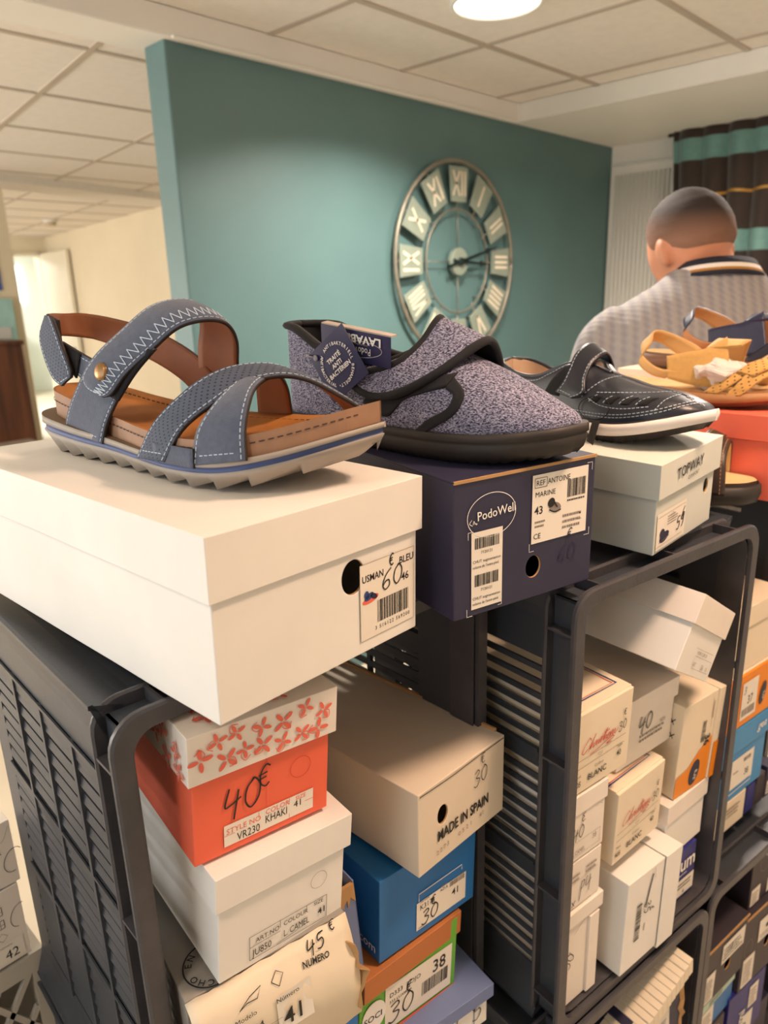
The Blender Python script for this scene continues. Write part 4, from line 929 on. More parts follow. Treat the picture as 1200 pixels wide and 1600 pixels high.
def normals(rows, i, j, flip):
    a = rows[min(i + 1, len(rows) - 1)][j] - rows[max(i - 1, 0)][j]
    r = rows[i]; b = r[min(j + 1, len(r) - 1)] - r[max(j - 1, 0)]
    n = a.cross(b)
    if n.length < 1e-9: n = Vector((0, 0, 1))
    n.normalize()
    return -n if flip else n
def dashes(rows_pts, nrm, mi_mat, parent, name, dash=.0034, gap=.0018, wid=.0007, hgt=.0004):
    """row of small raised thread dashes along each polyline"""
    mb = MB(); any_ = False
    for pts, ns in zip(rows_pts, nrm):
        acc = 0.0; start = 0; on_ = True; seg = []
        cum = [0.0]
        for a, b in zip(pts, pts[1:]): cum.append(cum[-1] + (b - a).length)
        def at(s):
            for k in range(len(cum) - 1):
                if s <= cum[k + 1]:
                    t = (s - cum[k]) / max(1e-9, cum[k + 1] - cum[k]); return pts[k].lerp(pts[k + 1], t), ns[k].lerp(ns[k + 1], t).normalized()
            return pts[-1], ns[-1]
        s = gap
        while s + dash < cum[-1]:
            (p, n), (q, n2) = at(s), at(s + dash)
            d = (q - p); 
            if d.length > 1e-6:
                d.normalize(); c = d.cross(n).normalized() * wid / 2
                mb.hexa([p - c, q - c, q + c, p + c, p - c + n * hgt, q - c + n2 * hgt, q + c + n2 * hgt, p + c + n * hgt]); any_ = True
            s += dash + gap
    if any_: return mb.build(name, mi_mat, parent, fix=False)
    mb.bm.free()
def strap(name, parent, ea, eb, mats, th=.0032, n=48, m=9, bulge=0.0, stitch=None, st_mat=None, ends=(), label=None, inset=.0035):
    """ribbon between two edge curves; mats = outer, lining, edge"""
    A, B = spline(ea, n), spline(eb, n)
    rows = []
    for i in range(n):
        r = [A[i].lerp(B[i], j / (m - 1)) for j in range(m)]
        rows.append(r)
    N = [[normals(rows, i, j, False) for j in range(m)] for i in range(n)]
    allp = [p for r in rows for p in r]                        # the outside faces away from the foot
    c = Vector((sum(p.x for p in allp) / len(allp), 0, sum(p.z for p in allp) / len(allp) - .03))
    if sum(N[i][j].dot(rows[i][j] - c) for i in range(n) for j in range(m)) < 0: N = [[-v for v in r] for r in N]
    for i in range(n):
        for j in range(m):
            q = j / (m - 1); rows[i][j] = rows[i][j] + N[i][j] * (bulge * 4 * q * (1 - q))
    mb = MB(); uvl = mb.bm.loops.layers.uv.new('UVMap'); cum = [0.0]
    for i in range(1, n): cum.append(cum[-1] + (rows[i][m // 2] - rows[i - 1][m // 2]).length)
    wd = [(rows[i][0] - rows[i][-1]).length for i in range(n)]
    O = [[mb.v(rows[i][j] + N[i][j] * th / 2) for j in range(m)] for i in range(n)]
    I = [[mb.v(rows[i][j] - N[i][j] * th / 2) for j in range(m)] for i in range(n)]
    def uv(f, idx):
        if f:
            for lp, (i, j) in zip(f.loops, idx): lp[uvl].uv = (cum[i], (j / (m - 1) - .5) * wd[i])
    for i in range(n - 1):
        for j in range(m - 1):
            ix = [(i, j), (i + 1, j), (i + 1, j + 1), (i, j + 1)]
            uv(mb.face([O[a][b] for a, b in ix], 0, True), ix); uv(mb.face([I[a][b] for a, b in reversed(ix)], 1, True), list(reversed(ix)))
        for j in (0, m - 1): mb.face([O[i][j], I[i][j], I[i + 1][j], O[i + 1][j]], 2, True)
    for i in (0, n - 1):
        for j in range(m - 1): mb.face([O[i][j], I[i][j], I[i][j + 1], O[i][j + 1]], 2)
    o = mb.build(name, mats, parent)
    if label: o['label'] = label
    if stitch:
        L, NN = [], []
        for sd in stitch:
            pts, ns = [], []
            for i in range(n):
                q = inset / max(wd[i], 1e-6); q = q if sd == 0 else 1 - q
                q = min(1, max(0, q)); jj = q * (m - 1); j = int(min(m - 2, jj)); t = jj - j
                pts.append(rows[i][j].lerp(rows[i][j + 1], t) + N[i][j] * (th / 2)); ns.append(N[i][j])
            L.append(pts); NN.append(ns)
        for e in ends:
            i = 2 if e == 0 else n - 3
            L.append([rows[i][j] + N[i][j] * th / 2 for j in range(1, m - 1)]); NN.append([N[i][j] for j in range(1, m - 1)])
        dashes(L, NN, st_mat or S_ST_W, o, 'stitching')
    return o, rows, N

FR = [0, .01, .04, .1, .25, .4, .55, .66, .76, .85, .92, .97, 1.0]
class Outline:
    """plan of a right foot seen from above: lat (towards -y) and med (+y) half widths along the length"""
    def __init__(self, L, lat, med): self.L, self.lat, self.med = L, lat, med
    def y(self, s, side, inset=0.0):
        v = smooth_interp(s, FR, self.lat if side < 0 else self.med)
        return side * v
    def section(self, s, inset):
        """lateral and medial y after insetting the outline; the ends are pulled in too"""
        s2 = s
        a, b = self.y(s, -1), self.y(s, 1)
        mid = (a + b) / 2; h = max(0.0, (b - a) / 2 - inset)
        return mid - h, mid + h
    def x(self, s, inset): return inset + s * (self.L - 2 * inset)
def svals(n): return [0.5 - 0.5 * math.cos(PI * k / (n - 1)) for k in range(n)]
def sole(name, parent, ol, levels, mats, n=90, smooth=True, top=True):
    """levels: list of (zfun(s), inset, material of the band up to the next level); top closed"""
    mb = MB(); S_ = svals(n); rings = []
    for s in S_:
        lat, med = [], []
        for zf, ins, mi in levels:
            i_ = ins(s) if callable(ins) else ins
            a, b = ol.section(s, i_); x = ol.x(s, i_ * .8)
            lat.append((x, a, zf(s))); med.append((x, b, zf(s)))
        rings.append([mb.v(p) for p in lat] + [mb.v(p) for p in reversed(med)])
    K_ = len(levels)
    for A, B in zip(rings, rings[1:]):
        for k in range(2 * K_):
            j = (k + 1) % (2 * K_)
            if k == K_ - 1: mi = levels[K_ - 1][2]
            elif k == 2 * K_ - 1: mi = levels[0][2]
            else: mi = levels[k if k < K_ else 2 * K_ - 2 - k][2]
            mb.face([A[k], A[j], B[j], B[k]], mi, smooth and k not in (K_ - 1, 2 * K_ - 1))
    mb.face(rings[0], 0); mb.face(list(reversed(rings[-1])), 0)
    return mb.build(name, mats, parent)
def footbed(name, parent, ol, z0, zt, inset, mats, cup=.006, n=70, m=13):
    mb = MB(); rows = []
    for s in svals(n):
        ins = inset(s) if callable(inset) else inset
        a, b = ol.section(s, ins); x = ol.x(s, ins * .8); r = [(x, a, z0(s))]
        for j in range(m):
            q = j / (m - 1); e = 1 - (2 * q - 1) ** 2
            f = min(1, s / .06, (1 - s) / .06)
            r.append((x, a + (b - a) * q, zt(s) - cup * f * min(1, e * 1.8) ** 1.2))
        r.append((x, b, z0(s))); rows.append([mb.v(p) for p in r])
    W_ = m + 2
    for A, B in zip(rows, rows[1:]):
        for k in range(W_ - 1): mb.face([A[k], A[k + 1], B[k + 1], B[k]], 1 if k in (0, W_ - 2) else 0, k not in (0, W_ - 2))
    return mb.build(name, mats, parent)
def edge_stitch(parent, ol, z, inset, s0, s1, side, st, name='stitching', out=.0008, dash=.0045, gap=.003, wid=.001):
    pts, ns = [], []
    for k in range(80):
        s = s0 + (s1 - s0) * k / 79; ins = inset(s) if callable(inset) else inset
        a, b = ol.section(s, ins); y = a if side < 0 else b
        pts.append(Vector((ol.x(s, ins * .8), y + side * out, z(s)))); ns.append(Vector((0, side, 0)))
    dashes([pts], [ns], st, parent, name, dash, gap, wid)

# --------------------------------------------- the blue sandal on the big white box
LAT = [0, .021, .038, .050, .059, .064, .075, .0824, .0813, .0706, .045, .0107, -.032]
MED = [0, .020, .036, .045, .046, .046, .052, .060, .063, .061, .057, .050, .034]
ol = Outline(.4147, LAT, MED)
sd = thing('sandal', 'blue suede sandal with brown insole and brass snap, on the big white box', 'sandal', (.3492, .8335, 1.5475), (0, 0, -81.07))
spring = lambda s: smooth_interp(s, [0, .72, .8, .9, 1.0], [0, 0, .002, .010, .0232])
thick = lambda s: smooth_interp(s, [0, .1, .3, .6, .75, 1], [.043, .040, .033, .026, .026, .026])
def tooth(s):
    p = (s * 13.0) % 1.0
    heel = max(0, (.05 - s) / .05) * .010
    return max(0.0, spring(s) + .0075 * p * (1 if s > .06 else 0) + heel - .0004)
F = lambda f: (lambda s: spring(s) + thick(s) * f)
sole('outsole', sd, ol, [(tooth, .011, 0), (F(.42), .004, 0), (F(.60), .0005, 0), (F(.62), .002, 1), (F(.80), .002, 1), (F(.82), -.0005, 0), (F(1.0), .0, 2)], [S_SOLE, S_STRIPE, S_WELT], n=240)
fin = lambda s: smooth_interp(s, [0, .3, .6, .8, 1], [.013, .010, .004, .003, .004])
z1 = lambda s: spring(s) + thick(s) - .0005
z2 = lambda s: z1(s) + smooth_interp(s, [0, .12, .4, .7, 1], [.026, .025, .020, .018, .018])
fb = footbed('footbed', sd, ol, z1, z2, fin, [S_TAN, S_SIDE], cup=.007)
edge_stitch(fb, ol, lambda s: z1(s) + (z2(s) - z1(s)) * .62, fin, .015, .985, -1, S_ST_D)
edge_stitch(fb, ol, lambda s: z2(s) - .0035, lambda s: fin(s) + .012, .05, .95, 1, S_ST_D, 'rim_stitching')
SM = [S_BLUE, S_LINE, S_EDGE]; SP = [S_PERF, S_LINE, S_EDGE]
# heel loop, near strap, base upright, instep strap with snap, two crossing toe straps
strap('heel_strap', sd, [(.085, -.046, .137), (.058, -.038, .141), (.032, -.022, .143), (.022, 0, .142), (.036, .022, .141), (.085, .036, .131), (.125, .046, .118), (.165, .052, .098), (.19, .056, .075)],
      [(.082, -.045, .114), (.056, -.037, .117), (.036, -.022, .120), (.028, 0, .119), (.040, .022, .114), (.070, .034, .104), (.108, .045, .090), (.142, .055, .068), (.160, .058, .045)], SM, stitch=(0, 1), st_mat=S_ST_T, n=60)
strap('heel_strap_base', sd, [(.088, -.047, .117), (.118, -.050, .108), (.150, -.051, .098), (.180, -.052, .090)], [(.098, -.049, .094), (.118, -.051, .083), (.135, -.053, .070), (.150, -.055, .058)], SM, stitch=(0, 1), n=24)
o, r, N_ = strap('velcro_patch', sd, [(.092, -.0495, .1165), (.125, -.053, .106)], [(.094, -.0495, .094), (.114, -.054, .083)], [S_VELC, S_VELC, S_VELC], n=8, th=.002)
strap('velcro_tab', sd, [(.074, -.046, .141), (.090, -.053, .133), (.104, -.057, .112), (.1145, -.0585, .092), (.113, -.0585, .084)], [(.052, -.038, .141), (.049, -.045, .122), (.062, -.052, .103), (.078, -.056, .083), (.094, -.0575, .075)], SP, stitch=(0, 1), ends=(1,), n=30, bulge=.001)
strap('instep_base', sd, [(.077, -.050, .030), (.092, -.053, .050), (.113, -.052, .076), (.135, -.050, .098), (.160, -.047, .115)], [(.157, -.064, .024), (.165, -.061, .045), (.184, -.058, .070), (.206, -.053, .094), (.226, -.045, .112)], SM, stitch=(0, 1), ends=(0,), n=36)
strap('velcro_patch', sd, [(.138, -.058, .080), (.160, -.053, .104), (.182, -.044, .122)], [(.186, -.062, .066), (.207, -.0565, .090), (.226, -.048, .110)], [S_VELC, S_VELC, S_VELC], n=20, th=.003)
ist, irow, iN = strap('instep_strap', sd, [(.143, -.0625, .079), (.140, -.0625, .088), (.156, -.0575, .106), (.176, -.043, .126), (.196, -.024, .1465), (.209, -.002, .1525), (.210, .018, .148), (.196, .036, .130), (.176, .048, .104), (.166, .056, .076), (.165, .060, .050)],
      [(.170, -.0665, .069), (.183, -.0655, .0725), (.200, -.060, .090), (.222, -.047, .110), (.243, -.032, .129), (.258, -.012, .1345), (.262, .008, .130), (.252, .028, .114), (.234, .044, .090), (.222, .055, .064), (.218, .060, .042)], SM, stitch=(0, 1), ends=(0,), n=80, bulge=.003, label='instep strap with zigzag seam')
zz_p, zz_n = [], []
for k in range(3, 66):
    j = 5 if k % 2 else 7
    zz_p.append(irow[k][j] + iN[k][j] * .0018); zz_n.append(iN[k][j])
mb = MB()
for a, b, n_ in zip(zz_p, zz_p[1:], zz_n):
    d_ = (b - a).normalized(); c = d_.cross(n_).normalized() * .00036
    mb.hexa([a - c, b - c, b + c, a + c, a - c + n_ * .0006, b - c + n_ * .0006, b + c + n_ * .0006, a + c + n_ * .0006])
mb.build('zigzag_stitching', S_ST_W, ist, fix=False)
mb = MB(); p = irow[13][4]; n_ = iN[13][4]
q = n_.to_track_quat('Z', 'Y').to_euler()
mb.ell(p + n_ * .0015, (.0085, .0085, .0036), q, 24, 10); mb.build('snap_button', S_BRASS, ist)
strap('toe_strap', sd, [(.302, -.0815, .022), (.306, -.0765, .050), (.313, -.062, .070), (.316, -.042, .084), (.300, -.013, .092), (.280, .017, .089), (.260, .041, .075), (.246, .056, .054), (.240, .062, .034)],
      [(.356, -.0735, .030), (.353, -.069, .054), (.349, -.058, .073), (.340, -.040, .083), (.330, -.013, .0875), (.315, .017, .084), (.300, .041, .070), (.290, .055, .051), (.285, .063, .034)], SM, stitch=(0, 1), ends=(0,), n=60, bulge=.002)
strap('toe_strap', sd, [(.224, -.0765, .020), (.250, -.0735, .053), (.279, -.058, .081), (.293, -.037, .0935), (.306, -.018, .0975), (.322, .002, .0955), (.342, .026, .081), (.357, .047, .059), (.364, .059, .036)],
      [(.270, -.0835, .022), (.291, -.078, .051), (.313, -.059, .072), (.326, -.038, .084), (.341, -.013, .0885), (.357, .006, .0835), (.377, .023, .069), (.393, .038, .054), (.399, .049, .042)], SP, stitch=(0, 1), ends=(0,), n=70, bulge=.002, label='perforated toe strap')
m_ = MB(); a_ = [(.262, -.0822, .024), (.310, -.0828, .022)]
strap('strap_foot', sd, [(.255, -.0815, .0375), (.306, -.0822, .0365)], [(.255, -.0822, .0215), (.306, -.0836, .0205)], SM, n=10, m=3, th=.0028)
m_.bm.free()

# --------------------------------------------- closed uppers (slipper, navy shoe)
class Upper:
    def __init__(self, ol, zb, zt, ratio, pp=.72, qq=.80, lean=0.0):
        self.ol, self.zb, self.zt, self.ratio, self.pp, self.qq, self.lean = ol, zb, zt, ratio, pp, qq, lean
    def at(self, s, f, side):
        yb = self.ol.y(s, side) * .97; a = f * PI / 2
        yt = self.ratio(s) * yb
        mid = 0
        if s > .9: mid = (self.ol.y(s, -1) + self.ol.y(s, 1)) / 2 * min(1, (s - .9) / .1)
        yb_ = yb; y = yt + (yb_ - yt) * max(0, math.cos(a)) ** self.pp
        if s > .9: y = y * 1.0 + mid * (1 - max(0, math.cos(a)) ** self.pp)
        z = self.zb(s) + (self.zt(s) - self.zb(s)) * max(0, math.sin(a)) ** self.qq
        return Vector((self.ol.L * (.012 + .976 * s) + self.lean * (1 - f) * 0, y, z))
    def nrm(self, s, f, side):
        e = .004
        a = self.at(min(1, s + e), f, side) - self.at(max(0, s - e), f, side)
        b = self.at(s, min(1, f + e * 3), side) - self.at(s, max(0, f - e * 3), side)
        n = a.cross(b)
        n = n.normalized() if n.length > 1e-12 else Vector((0, side, 0))
        if n.y * side < 0 and abs(n.y) > .2: n = -n
        elif n.z < 0 and abs(n.y) <= .2: n = -n
        return n
    def near(self, x, z, off=.0, side=-1):
        s = (x / self.ol.L - .012) / .976; r = (z - self.zb(s)) / max(1e-6, self.zt(s) - self.zb(s))
        f = math.asin(min(1, max(0, r)) ** (1 / self.qq)) / (PI / 2)
        return self.at(s, f, side) + self.nrm(s, f, side) * off
    def build(self, name, parent, mats, n=90, k=16, th=.003):
        mb = MB(); R_ = {}
        for side in (-1, 1):
            R_[side] = [[mb.v(self.at(s, j / k, side)) for j in range(k + 1)] for s in svals(n)]
            for A, B in zip(R_[side], R_[side][1:]):
                for j in range(k): mb.face([A[j], A[j + 1], B[j + 1], B[j]] if side > 0 else [A[j], B[j], B[j + 1], A[j + 1]], 0, True)
        bmesh.ops.remove_doubles(mb.bm, verts=mb.bm.verts[:], dist=.00015)
        bmesh.ops.recalc_face_normals(mb.bm, faces=mb.bm.faces)
        c = Vector((self.ol.L * .5, 0, self.zb(.5)))
        if sum(f.normal.dot(f.calc_center_median() - c) * f.calc_area() for f in mb.bm.faces) < 0: bmesh.ops.reverse_faces(mb.bm, faces=mb.bm.faces[:])
        o = mb.build(name, mats, parent, fix=False)
        md = o.modifiers.new('t', 'SOLIDIFY'); md.thickness = th; md.offset = -1; md.material_offset = 1; md.material_offset_rim = 1
        return o
    def patch(self, name, parent, ea, eb, mats, off=.0015, th=.0022, n=30, m=5, side=-1, **kw):
        A = [self.near(*q, off=off, side=side) for q in [(v.x, v.y) for v in spline([(x, z, 0) for x, z in ea], n)]]
        B = [self.near(*q, off=off, side=side) for q in [(v.x, v.y) for v in spline([(x, z, 0) for x, z in eb], n)]]
        return strap(name, parent, A, B, mats, th=th, n=n, m=m, **kw)
    def line(self, parent, pts, st, off=.0006, side=-1, n=40, **kw):
        q = spline([(x, z, 0) for x, z in pts], n)
        P_ = [self.near(v.x, v.y, off, side) for v in q]
        N_ = []
        for v in q:
            s = (v.x / self.ol.L - .012) / .976; N_.append((self.near(v.x, v.y, .002, side) - self.near(v.x, v.y, 0, side)).normalized())
        dashes([P_], [N_], st, parent, 'stitching', **kw)

M_MEL = mat('melange_knit', '#77728a', 0.9, var=0, bump=0.5, bscale=700)
nt = M_MEL.node_tree; b = nt.nodes['Principled BSDF']; tc = nt.nodes.new('ShaderNodeTexCoord'); mp = nt.nodes.new('ShaderNodeMapping'); mp.inputs['Scale'].default_value = (420, 420, 900); mp.inputs['Rotation'].default_value = (0, .9, 0)
nz = nt.nodes.new('ShaderNodeTexNoise'); nz.inputs['Scale'].default_value = 1.0; nz.inputs['Detail'].default_value = 2.5; nz.inputs['Roughness'].default_value = .7
cr = nt.nodes.new('ShaderNodeValToRGB'); cr.color_ramp.elements[0].position = .40; cr.color_ramp.elements[1].position = .62; cr.color_ramp.elements[0].color = rgb('#20213a'); cr.color_ramp.elements[1].color = rgb('#aba9c2')
nt.links.new(tc.outputs['Object'], mp.inputs['Vector']); nt.links.new(mp.outputs['Vector'], nz.inputs['Vector']); nt.links.new(nz.outputs['Fac'], cr.inputs['Fac']); nt.links.new(cr.outputs['Color'], b.inputs['Base Color'])
M_BIND = mat('black_binding', '#17161b', 0.85, var=0.15, vscale=300, bump=.3, bscale=900); M_LINB = mat('black_lining', '#131218', 0.95, var=.1); M_RUB = mat('dark_rubber', '#2e2825', 0.6, var=.1, vscale=40)

YS = [0, .018, .033, .043, .050, .054, .062, .066, .064, .055, .038, .020, -.010]
so = Outline(.3742, [v * 1.0426 for v in YS], [0, .018, .032, .042, .044, .043, .047, .052, .053, .048, .040, .030, .012])
sl = thing('slipper', 'grey marled fabric slipper with black velcro strap and navy tags, on the navy box', 'slipper', (.594, .716, 1.5375), (0, 0, -85.05))
sp = lambda s: smooth_interp(s, [0, .72, .85, 1], [0, 0, .002, .0085])
sole('outsole', sl, so, [(lambda s: max(0, sp(s) + (.0012 if int(s * 70) % 2 else 0)), .012, 0), (lambda s: sp(s) + .008, .003, 0), (lambda s: sp(s) + .020, -.001, 0), (lambda s: sp(s) + .0215, .0005, 0), (lambda s: sp(s) + .023, -.0015, 0), (lambda s: sp(s) + .031, -.001, 0)], [M_RUB], n=200)
su = Upper(so, lambda s: sp(s) + .028, lambda s: smooth_interp(s, [0, .1, .2, .3, .42, .50, .57, .66, .72, .8, .91, .98, 1], [.131, .127, .108, .098, .092, .100, .112, .100, .092, .080, .060, .046, .038]),
           lambda s: smooth_interp(s, [0, .1, .3, .42, .5, .56, .60, 1], [.95, .92, .82, .70, .45, .12, 0, 0]))
up = su.build('upper', sl, [M_MEL, M_LINB], n=110, k=18)
for side in (-1, 1):
    pts = [su.at(s, 1, side) for s in [0, .01, .03, .06, .1, .15, .2, .25, .3, .35, .4, .45, .5, .53, .56, .585]]
    mb = MB(); mb.tube(spline(pts, 50), .0042, 8, flat=1.6); mb.build('collar_binding', M_BIND, up)
MM = [M_MEL, M_LINB, M_BIND]; MBD = [M_BIND, M_BIND, M_BIND]
ea = [(.140, -.0615, .072), (.160, -.0625, .063), (.180, -.0625, .061), (.212, -.0585, .068), (.246, -.045, .087), (.268, -.016, .111), (.268, .010, .113), (.264, .032, .096), (.258, .050, .066)]
eb = [(.139, -.0605, .075), (.150, -.058, .081), (.172, -.053, .087), (.196, -.044, .094), (.208, -.027, .112), (.2125, -.006, .133), (.206, .013, .134), (.198, .034, .115), (.19, .052, .08)]
def hug(P_, off=.0065):
    out = []
    for q in P_:
        q = Vector(q)
        if q.z < su.zt((q.x / so.L - .012) / .976) - .004:
            w = su.near(q.x, q.z, off, -1 if q.y < 0 else 1); q = Vector((q.x, w.y if abs(w.y) > abs(q.y) else q.y, q.z))
        out.append(q)
    return out
ea, eb = hug(ea), hug(eb)
o, rw, N_ = strap('velcro_strap', sl, ea, eb, MM, th=.0045, n=60, bulge=.001)
for j in (0, 8):
    mb = MB(); mb.tube([rw[i][j] + N_[i][j] * .0004 for i in range(60)], .0046, 8, flat=.9); mb.build('strap_binding', M_BIND, o)
su.patch('velcro_underlay', sl, [(.150, .052), (.185, .040), (.212, .060), (.258, .074)], [(.160, .064), (.190, .066), (.225, .078), (.262, .086)], MBD, off=.001, th=.002)
su.patch('tab_binding', sl, [(.258, .072), (.268, .066), (.264, .054), (.244, .043), (.228, .031)], [(.262, .082), (.278, .068), (.273, .050), (.252, .036), (.240, .030)], MBD, off=.001, th=.003)
# tags
def tag_card(name, label, c, w, h, ex, ez, group=None):
    ex = Vector(ex).normalized(); ez = Vector(ez); ez = (ez - ex * ez.dot(ex)).normalized(); n = ex.cross(ez)
    return ex, ez, n
Ms = Matrix.Rotation(math.radians(-85.05), 4, 'Z'); base = Vector((.594, .716, 1.5375))
def local_thing(name, label, cat, p, ex, ez, group=None):
    """thing whose x axis is ex, z axis is ez, both in slipper coordinates"""
    ex = (Ms.to_3x3() @ Vector(ex)).normalized(); ez = Ms.to_3x3() @ Vector(ez); ez = (ez - ex * ez.dot(ex)).normalized(); ey = ez.cross(ex)
    t = thing(name, label, cat, base + Ms.to_3x3() @ Vector(p), (0, 0, 0), group)
    R3 = Matrix((ex, ey, ez)).transposed(); t.rotation_euler = R3.to_euler()
    return t
M_TAGC = mat('navy_tag_card', '#2a2850', 0.4, var=.03)
t = local_thing('hang_tag', 'folded navy tag reading LAVABLE upside down, on top of the grey slipper', 'tag', (.1925, -.0595, .089), (-.0975, .003, .0135), (-.004, .004, -.030))
# x axis runs from right to left and z downwards: the print reads upside down as on the real tag
m = MB(); m.box(0, .098, -.0004, .0004, -.032, 0); m.build('card', M_TAGC, t)
m = MB(); m.box(0, .098, .0004, .010, -.0335, -.032); m.build('fold', mat('tag_fold', '#b9a99a', .5, var=.1), t)
i = Ink((0, -.0004, -.032), (1, 0, 0), (0, 0, 1), .0006); i.text('LAVABLE', .012, .004, .0115, WH, bold=.035, sx=1.22); i.ring(.045, .0185, .034, .0085, .0004, WH, tilt=4); i.text('PodoWell', .026, .016, .0105, WH, sx=.8); i.speck(.03, .0125, .024, .002, 1, GR, 2); i.done('print', IM, t)
t = local_thing('hang_tag', 'square navy tag reading TRAITE ANTI BACTERIEN, pinned to the grey slipper side', 'tag', (.128, -.0680, .0925), (.045, 0, .031), (-.031, 0, .045))
R_ = .0305
m = MB(); m.box(-R_, R_, -.0004, .0004, -R_, R_); m.build('card', M_TAGC, t, .0002)
i = Ink((0, -.0004, 0), (1, 0, 0), (0, 0, 1), .0006)
for k, s_ in enumerate(('TRAITÉ', 'ANTI', 'BACTÉRIEN')): i.text(s_, 0, .006 - .0075 * k, .0068, WH, bold=.03, center=True)
i.arc_text('ANTIBAKTERIELL BEHANDELT', 0, 0, .0205, .0050, 108, -108, WH, bold=.02); i.arc_text('ANTIBACTERIAL •', 0, 0, .0240, .0050, 130, 243, WH, True, bold=.02); i.done('print', IM, t)
m = MB(); m.tube([(-.022, -.001, .022), (-.026, -.006, .027), (-.030, -.004, .030), (-.033, .004, .033)], .0012, 6); m.ell((-.022, -.002, .022), (.003, .0015, .0035)); m.build('pin', mat('clear_pin', '#9a98a8', .3, var=0), t)

# --------------------------------------------- navy leather shoe on the grey box
M_LEA = mat('navy_leather', '#20232e', 0.38, var=.10, vscale=60, bump=.12, bscale=260); M_LEB = mat('light_leather_lining', '#c7a98d', .7, var=.08); M_MID = mat('white_midsole', '#efe6e0', .5, var=.03)
M_ELA = mat('black_elastic', '#121216', .9, var=.2, vscale=300); M_SHADE = mat('cutout_shade', '#070709', .9, var=0)  # cut-outs are laid-on patches, the shade of the holes put into their colour
no = Outline(.3335, [v * .976 * .95 for v in YS], [0, .018, .031, .040, .042, .041, .045, .049, .050, .046, .038, .029, .011])
nv = thing('leather_shoe', 'navy leather closed sandal shoe with white stitching and white midsole, on the grey box', 'shoe', (.935, .638, 1.5145), (0, 0, -102))
np_ = lambda s: smooth_interp(s, [0, .05, .6, .75, .88, 1], [.004, 0, 0, .003, .012, .0236])
sole('outsole', nv, no, [(lambda s: np_(s) + (.0015 if int(s * 60) % 2 else 0), .012, 0), (lambda s: np_(s) + .009, .003, 0), (lambda s: np_(s) + .0105, .0, 0)], [M_RUB], n=160)
sole('midsole', nv, no, [(lambda s: np_(s) + .0100, .0, 0), (lambda s: np_(s) + .018, -.0018, 0), (lambda s: np_(s) + .024, -.0005, 0)], [M_MID], n=100)
nu = Upper(no, lambda s: np_(s) + .022, lambda s: smooth_interp(s, [0, .06, .16, .28, .38, .45, .50, .56, .65, .73, .87, .95, 1], [.088, .083, .073, .072, .084, .092, .091, .080, .0735, .0675, .062, .054, .044]),
           lambda s: smooth_interp(s, [0, .1, .3, .42, .48, .53, .57, 1], [.92, .90, .80, .66, .40, .12, 0, 0]), pp=.74, qq=.84)
nup = nu.build('upper', nv, [M_LEA, M_LEB], n=100, k=16)
for side in (-1, 1):
    mb = MB(); mb.tube(spline([nu.at(s, 1, side) for s in [0, .02, .05, .1, .15, .2, .25, .3, .35, .4, .45, .5, .54, .57]], 44), .0026, 8); mb.build('collar_binding', M_LEA, nup)
LL = [M_LEA, M_LEA, M_LEA]
nu.line(nup, [(.045, .066), (.093, .066), (.120, .076), (.145, .088)], S_ST_W)
nu.line(nup, [(.02, .070), (.040, .062), (.046, .054), (.036, .046), (.012, .044)], S_ST_W)
for dz in (0, .0035): nu.line(nup, [(.12, .0345 + dz), (.18, .033 + dz), (.242, .034 + dz), (.285, .042 + dz), (.318, .054 + dz)], S_ST_W, n=60)
nu.line(nup, [(.205, .060), (.25, .062), (.289, .063), (.291, .055), (.287, .043)], S_ST_W); nu.line(nup, [(.196, .053), (.22, .046), (.25, .045), (.284, .050)], S_ST_W)
nu.line(nup, [(.185, .052), (.196, .066), (.206, .080)], S_ST_W); nu.line(nup, [(.298, .0665), (.312, .0615), (.322, .0575)], S_ST_W, wid=.0012)
for k, x in enumerate((.219, .241, .263, .284)):
    nu.patch('cutout_shade_patch', nv, [(x - .016, .0485 + .0006 * k), (x - .014, .0525 + .0005 * k), (x - .008, .0565 + .0006 * k)], [(x - .006, .0485 + .0008 * k), (x - .004, .0525 + .0008 * k), (x - .0005, .0565 + .0008 * k)], [M_SHADE] * 3, off=.0004, th=.0006, n=10, m=3)
    nu.line(nup, [(x - .019, .0475 + .0006 * k), (x - .016, .0535 + .0006 * k), (x - .008, .0585 + .0006 * k)], S_ST_W, n=16)
nu.patch('elastic_gore', nv, [(.118, .052), (.128, .068), (.146, .086)], [(.146, .050), (.152, .066), (.160, .090)], [M_ELA] * 3, off=.0006, th=.001)
o, rw, N_ = strap('velcro_strap', nv, [(.143, -.052, .056), (.152, -.048, .070), (.154, -.040, .086), (.152, -.026, .104), (.152, -.006, .1145), (.146, .014, .113), (.142, .032, .096), (.138, .044, .070)],
      [(.172, -.0535, .050), (.190, -.0515, .058), (.184, -.043, .074), (.181, -.028, .092), (.180, -.006, .102), (.172, .014, .100), (.166, .032, .084), (.160, .045, .062)], LL, th=.003, n=50, bulge=.001, stitch=(0, 1), ends=(0,))
mb = MB(); pz = nu.near(.036, .056, .001); mb.ell(pz, (.0035, .002, .0035), None, 14, 8); mb.build('rivet', mat('pale_brass', '#cdbb8c', .25, .9, var=0), nup)
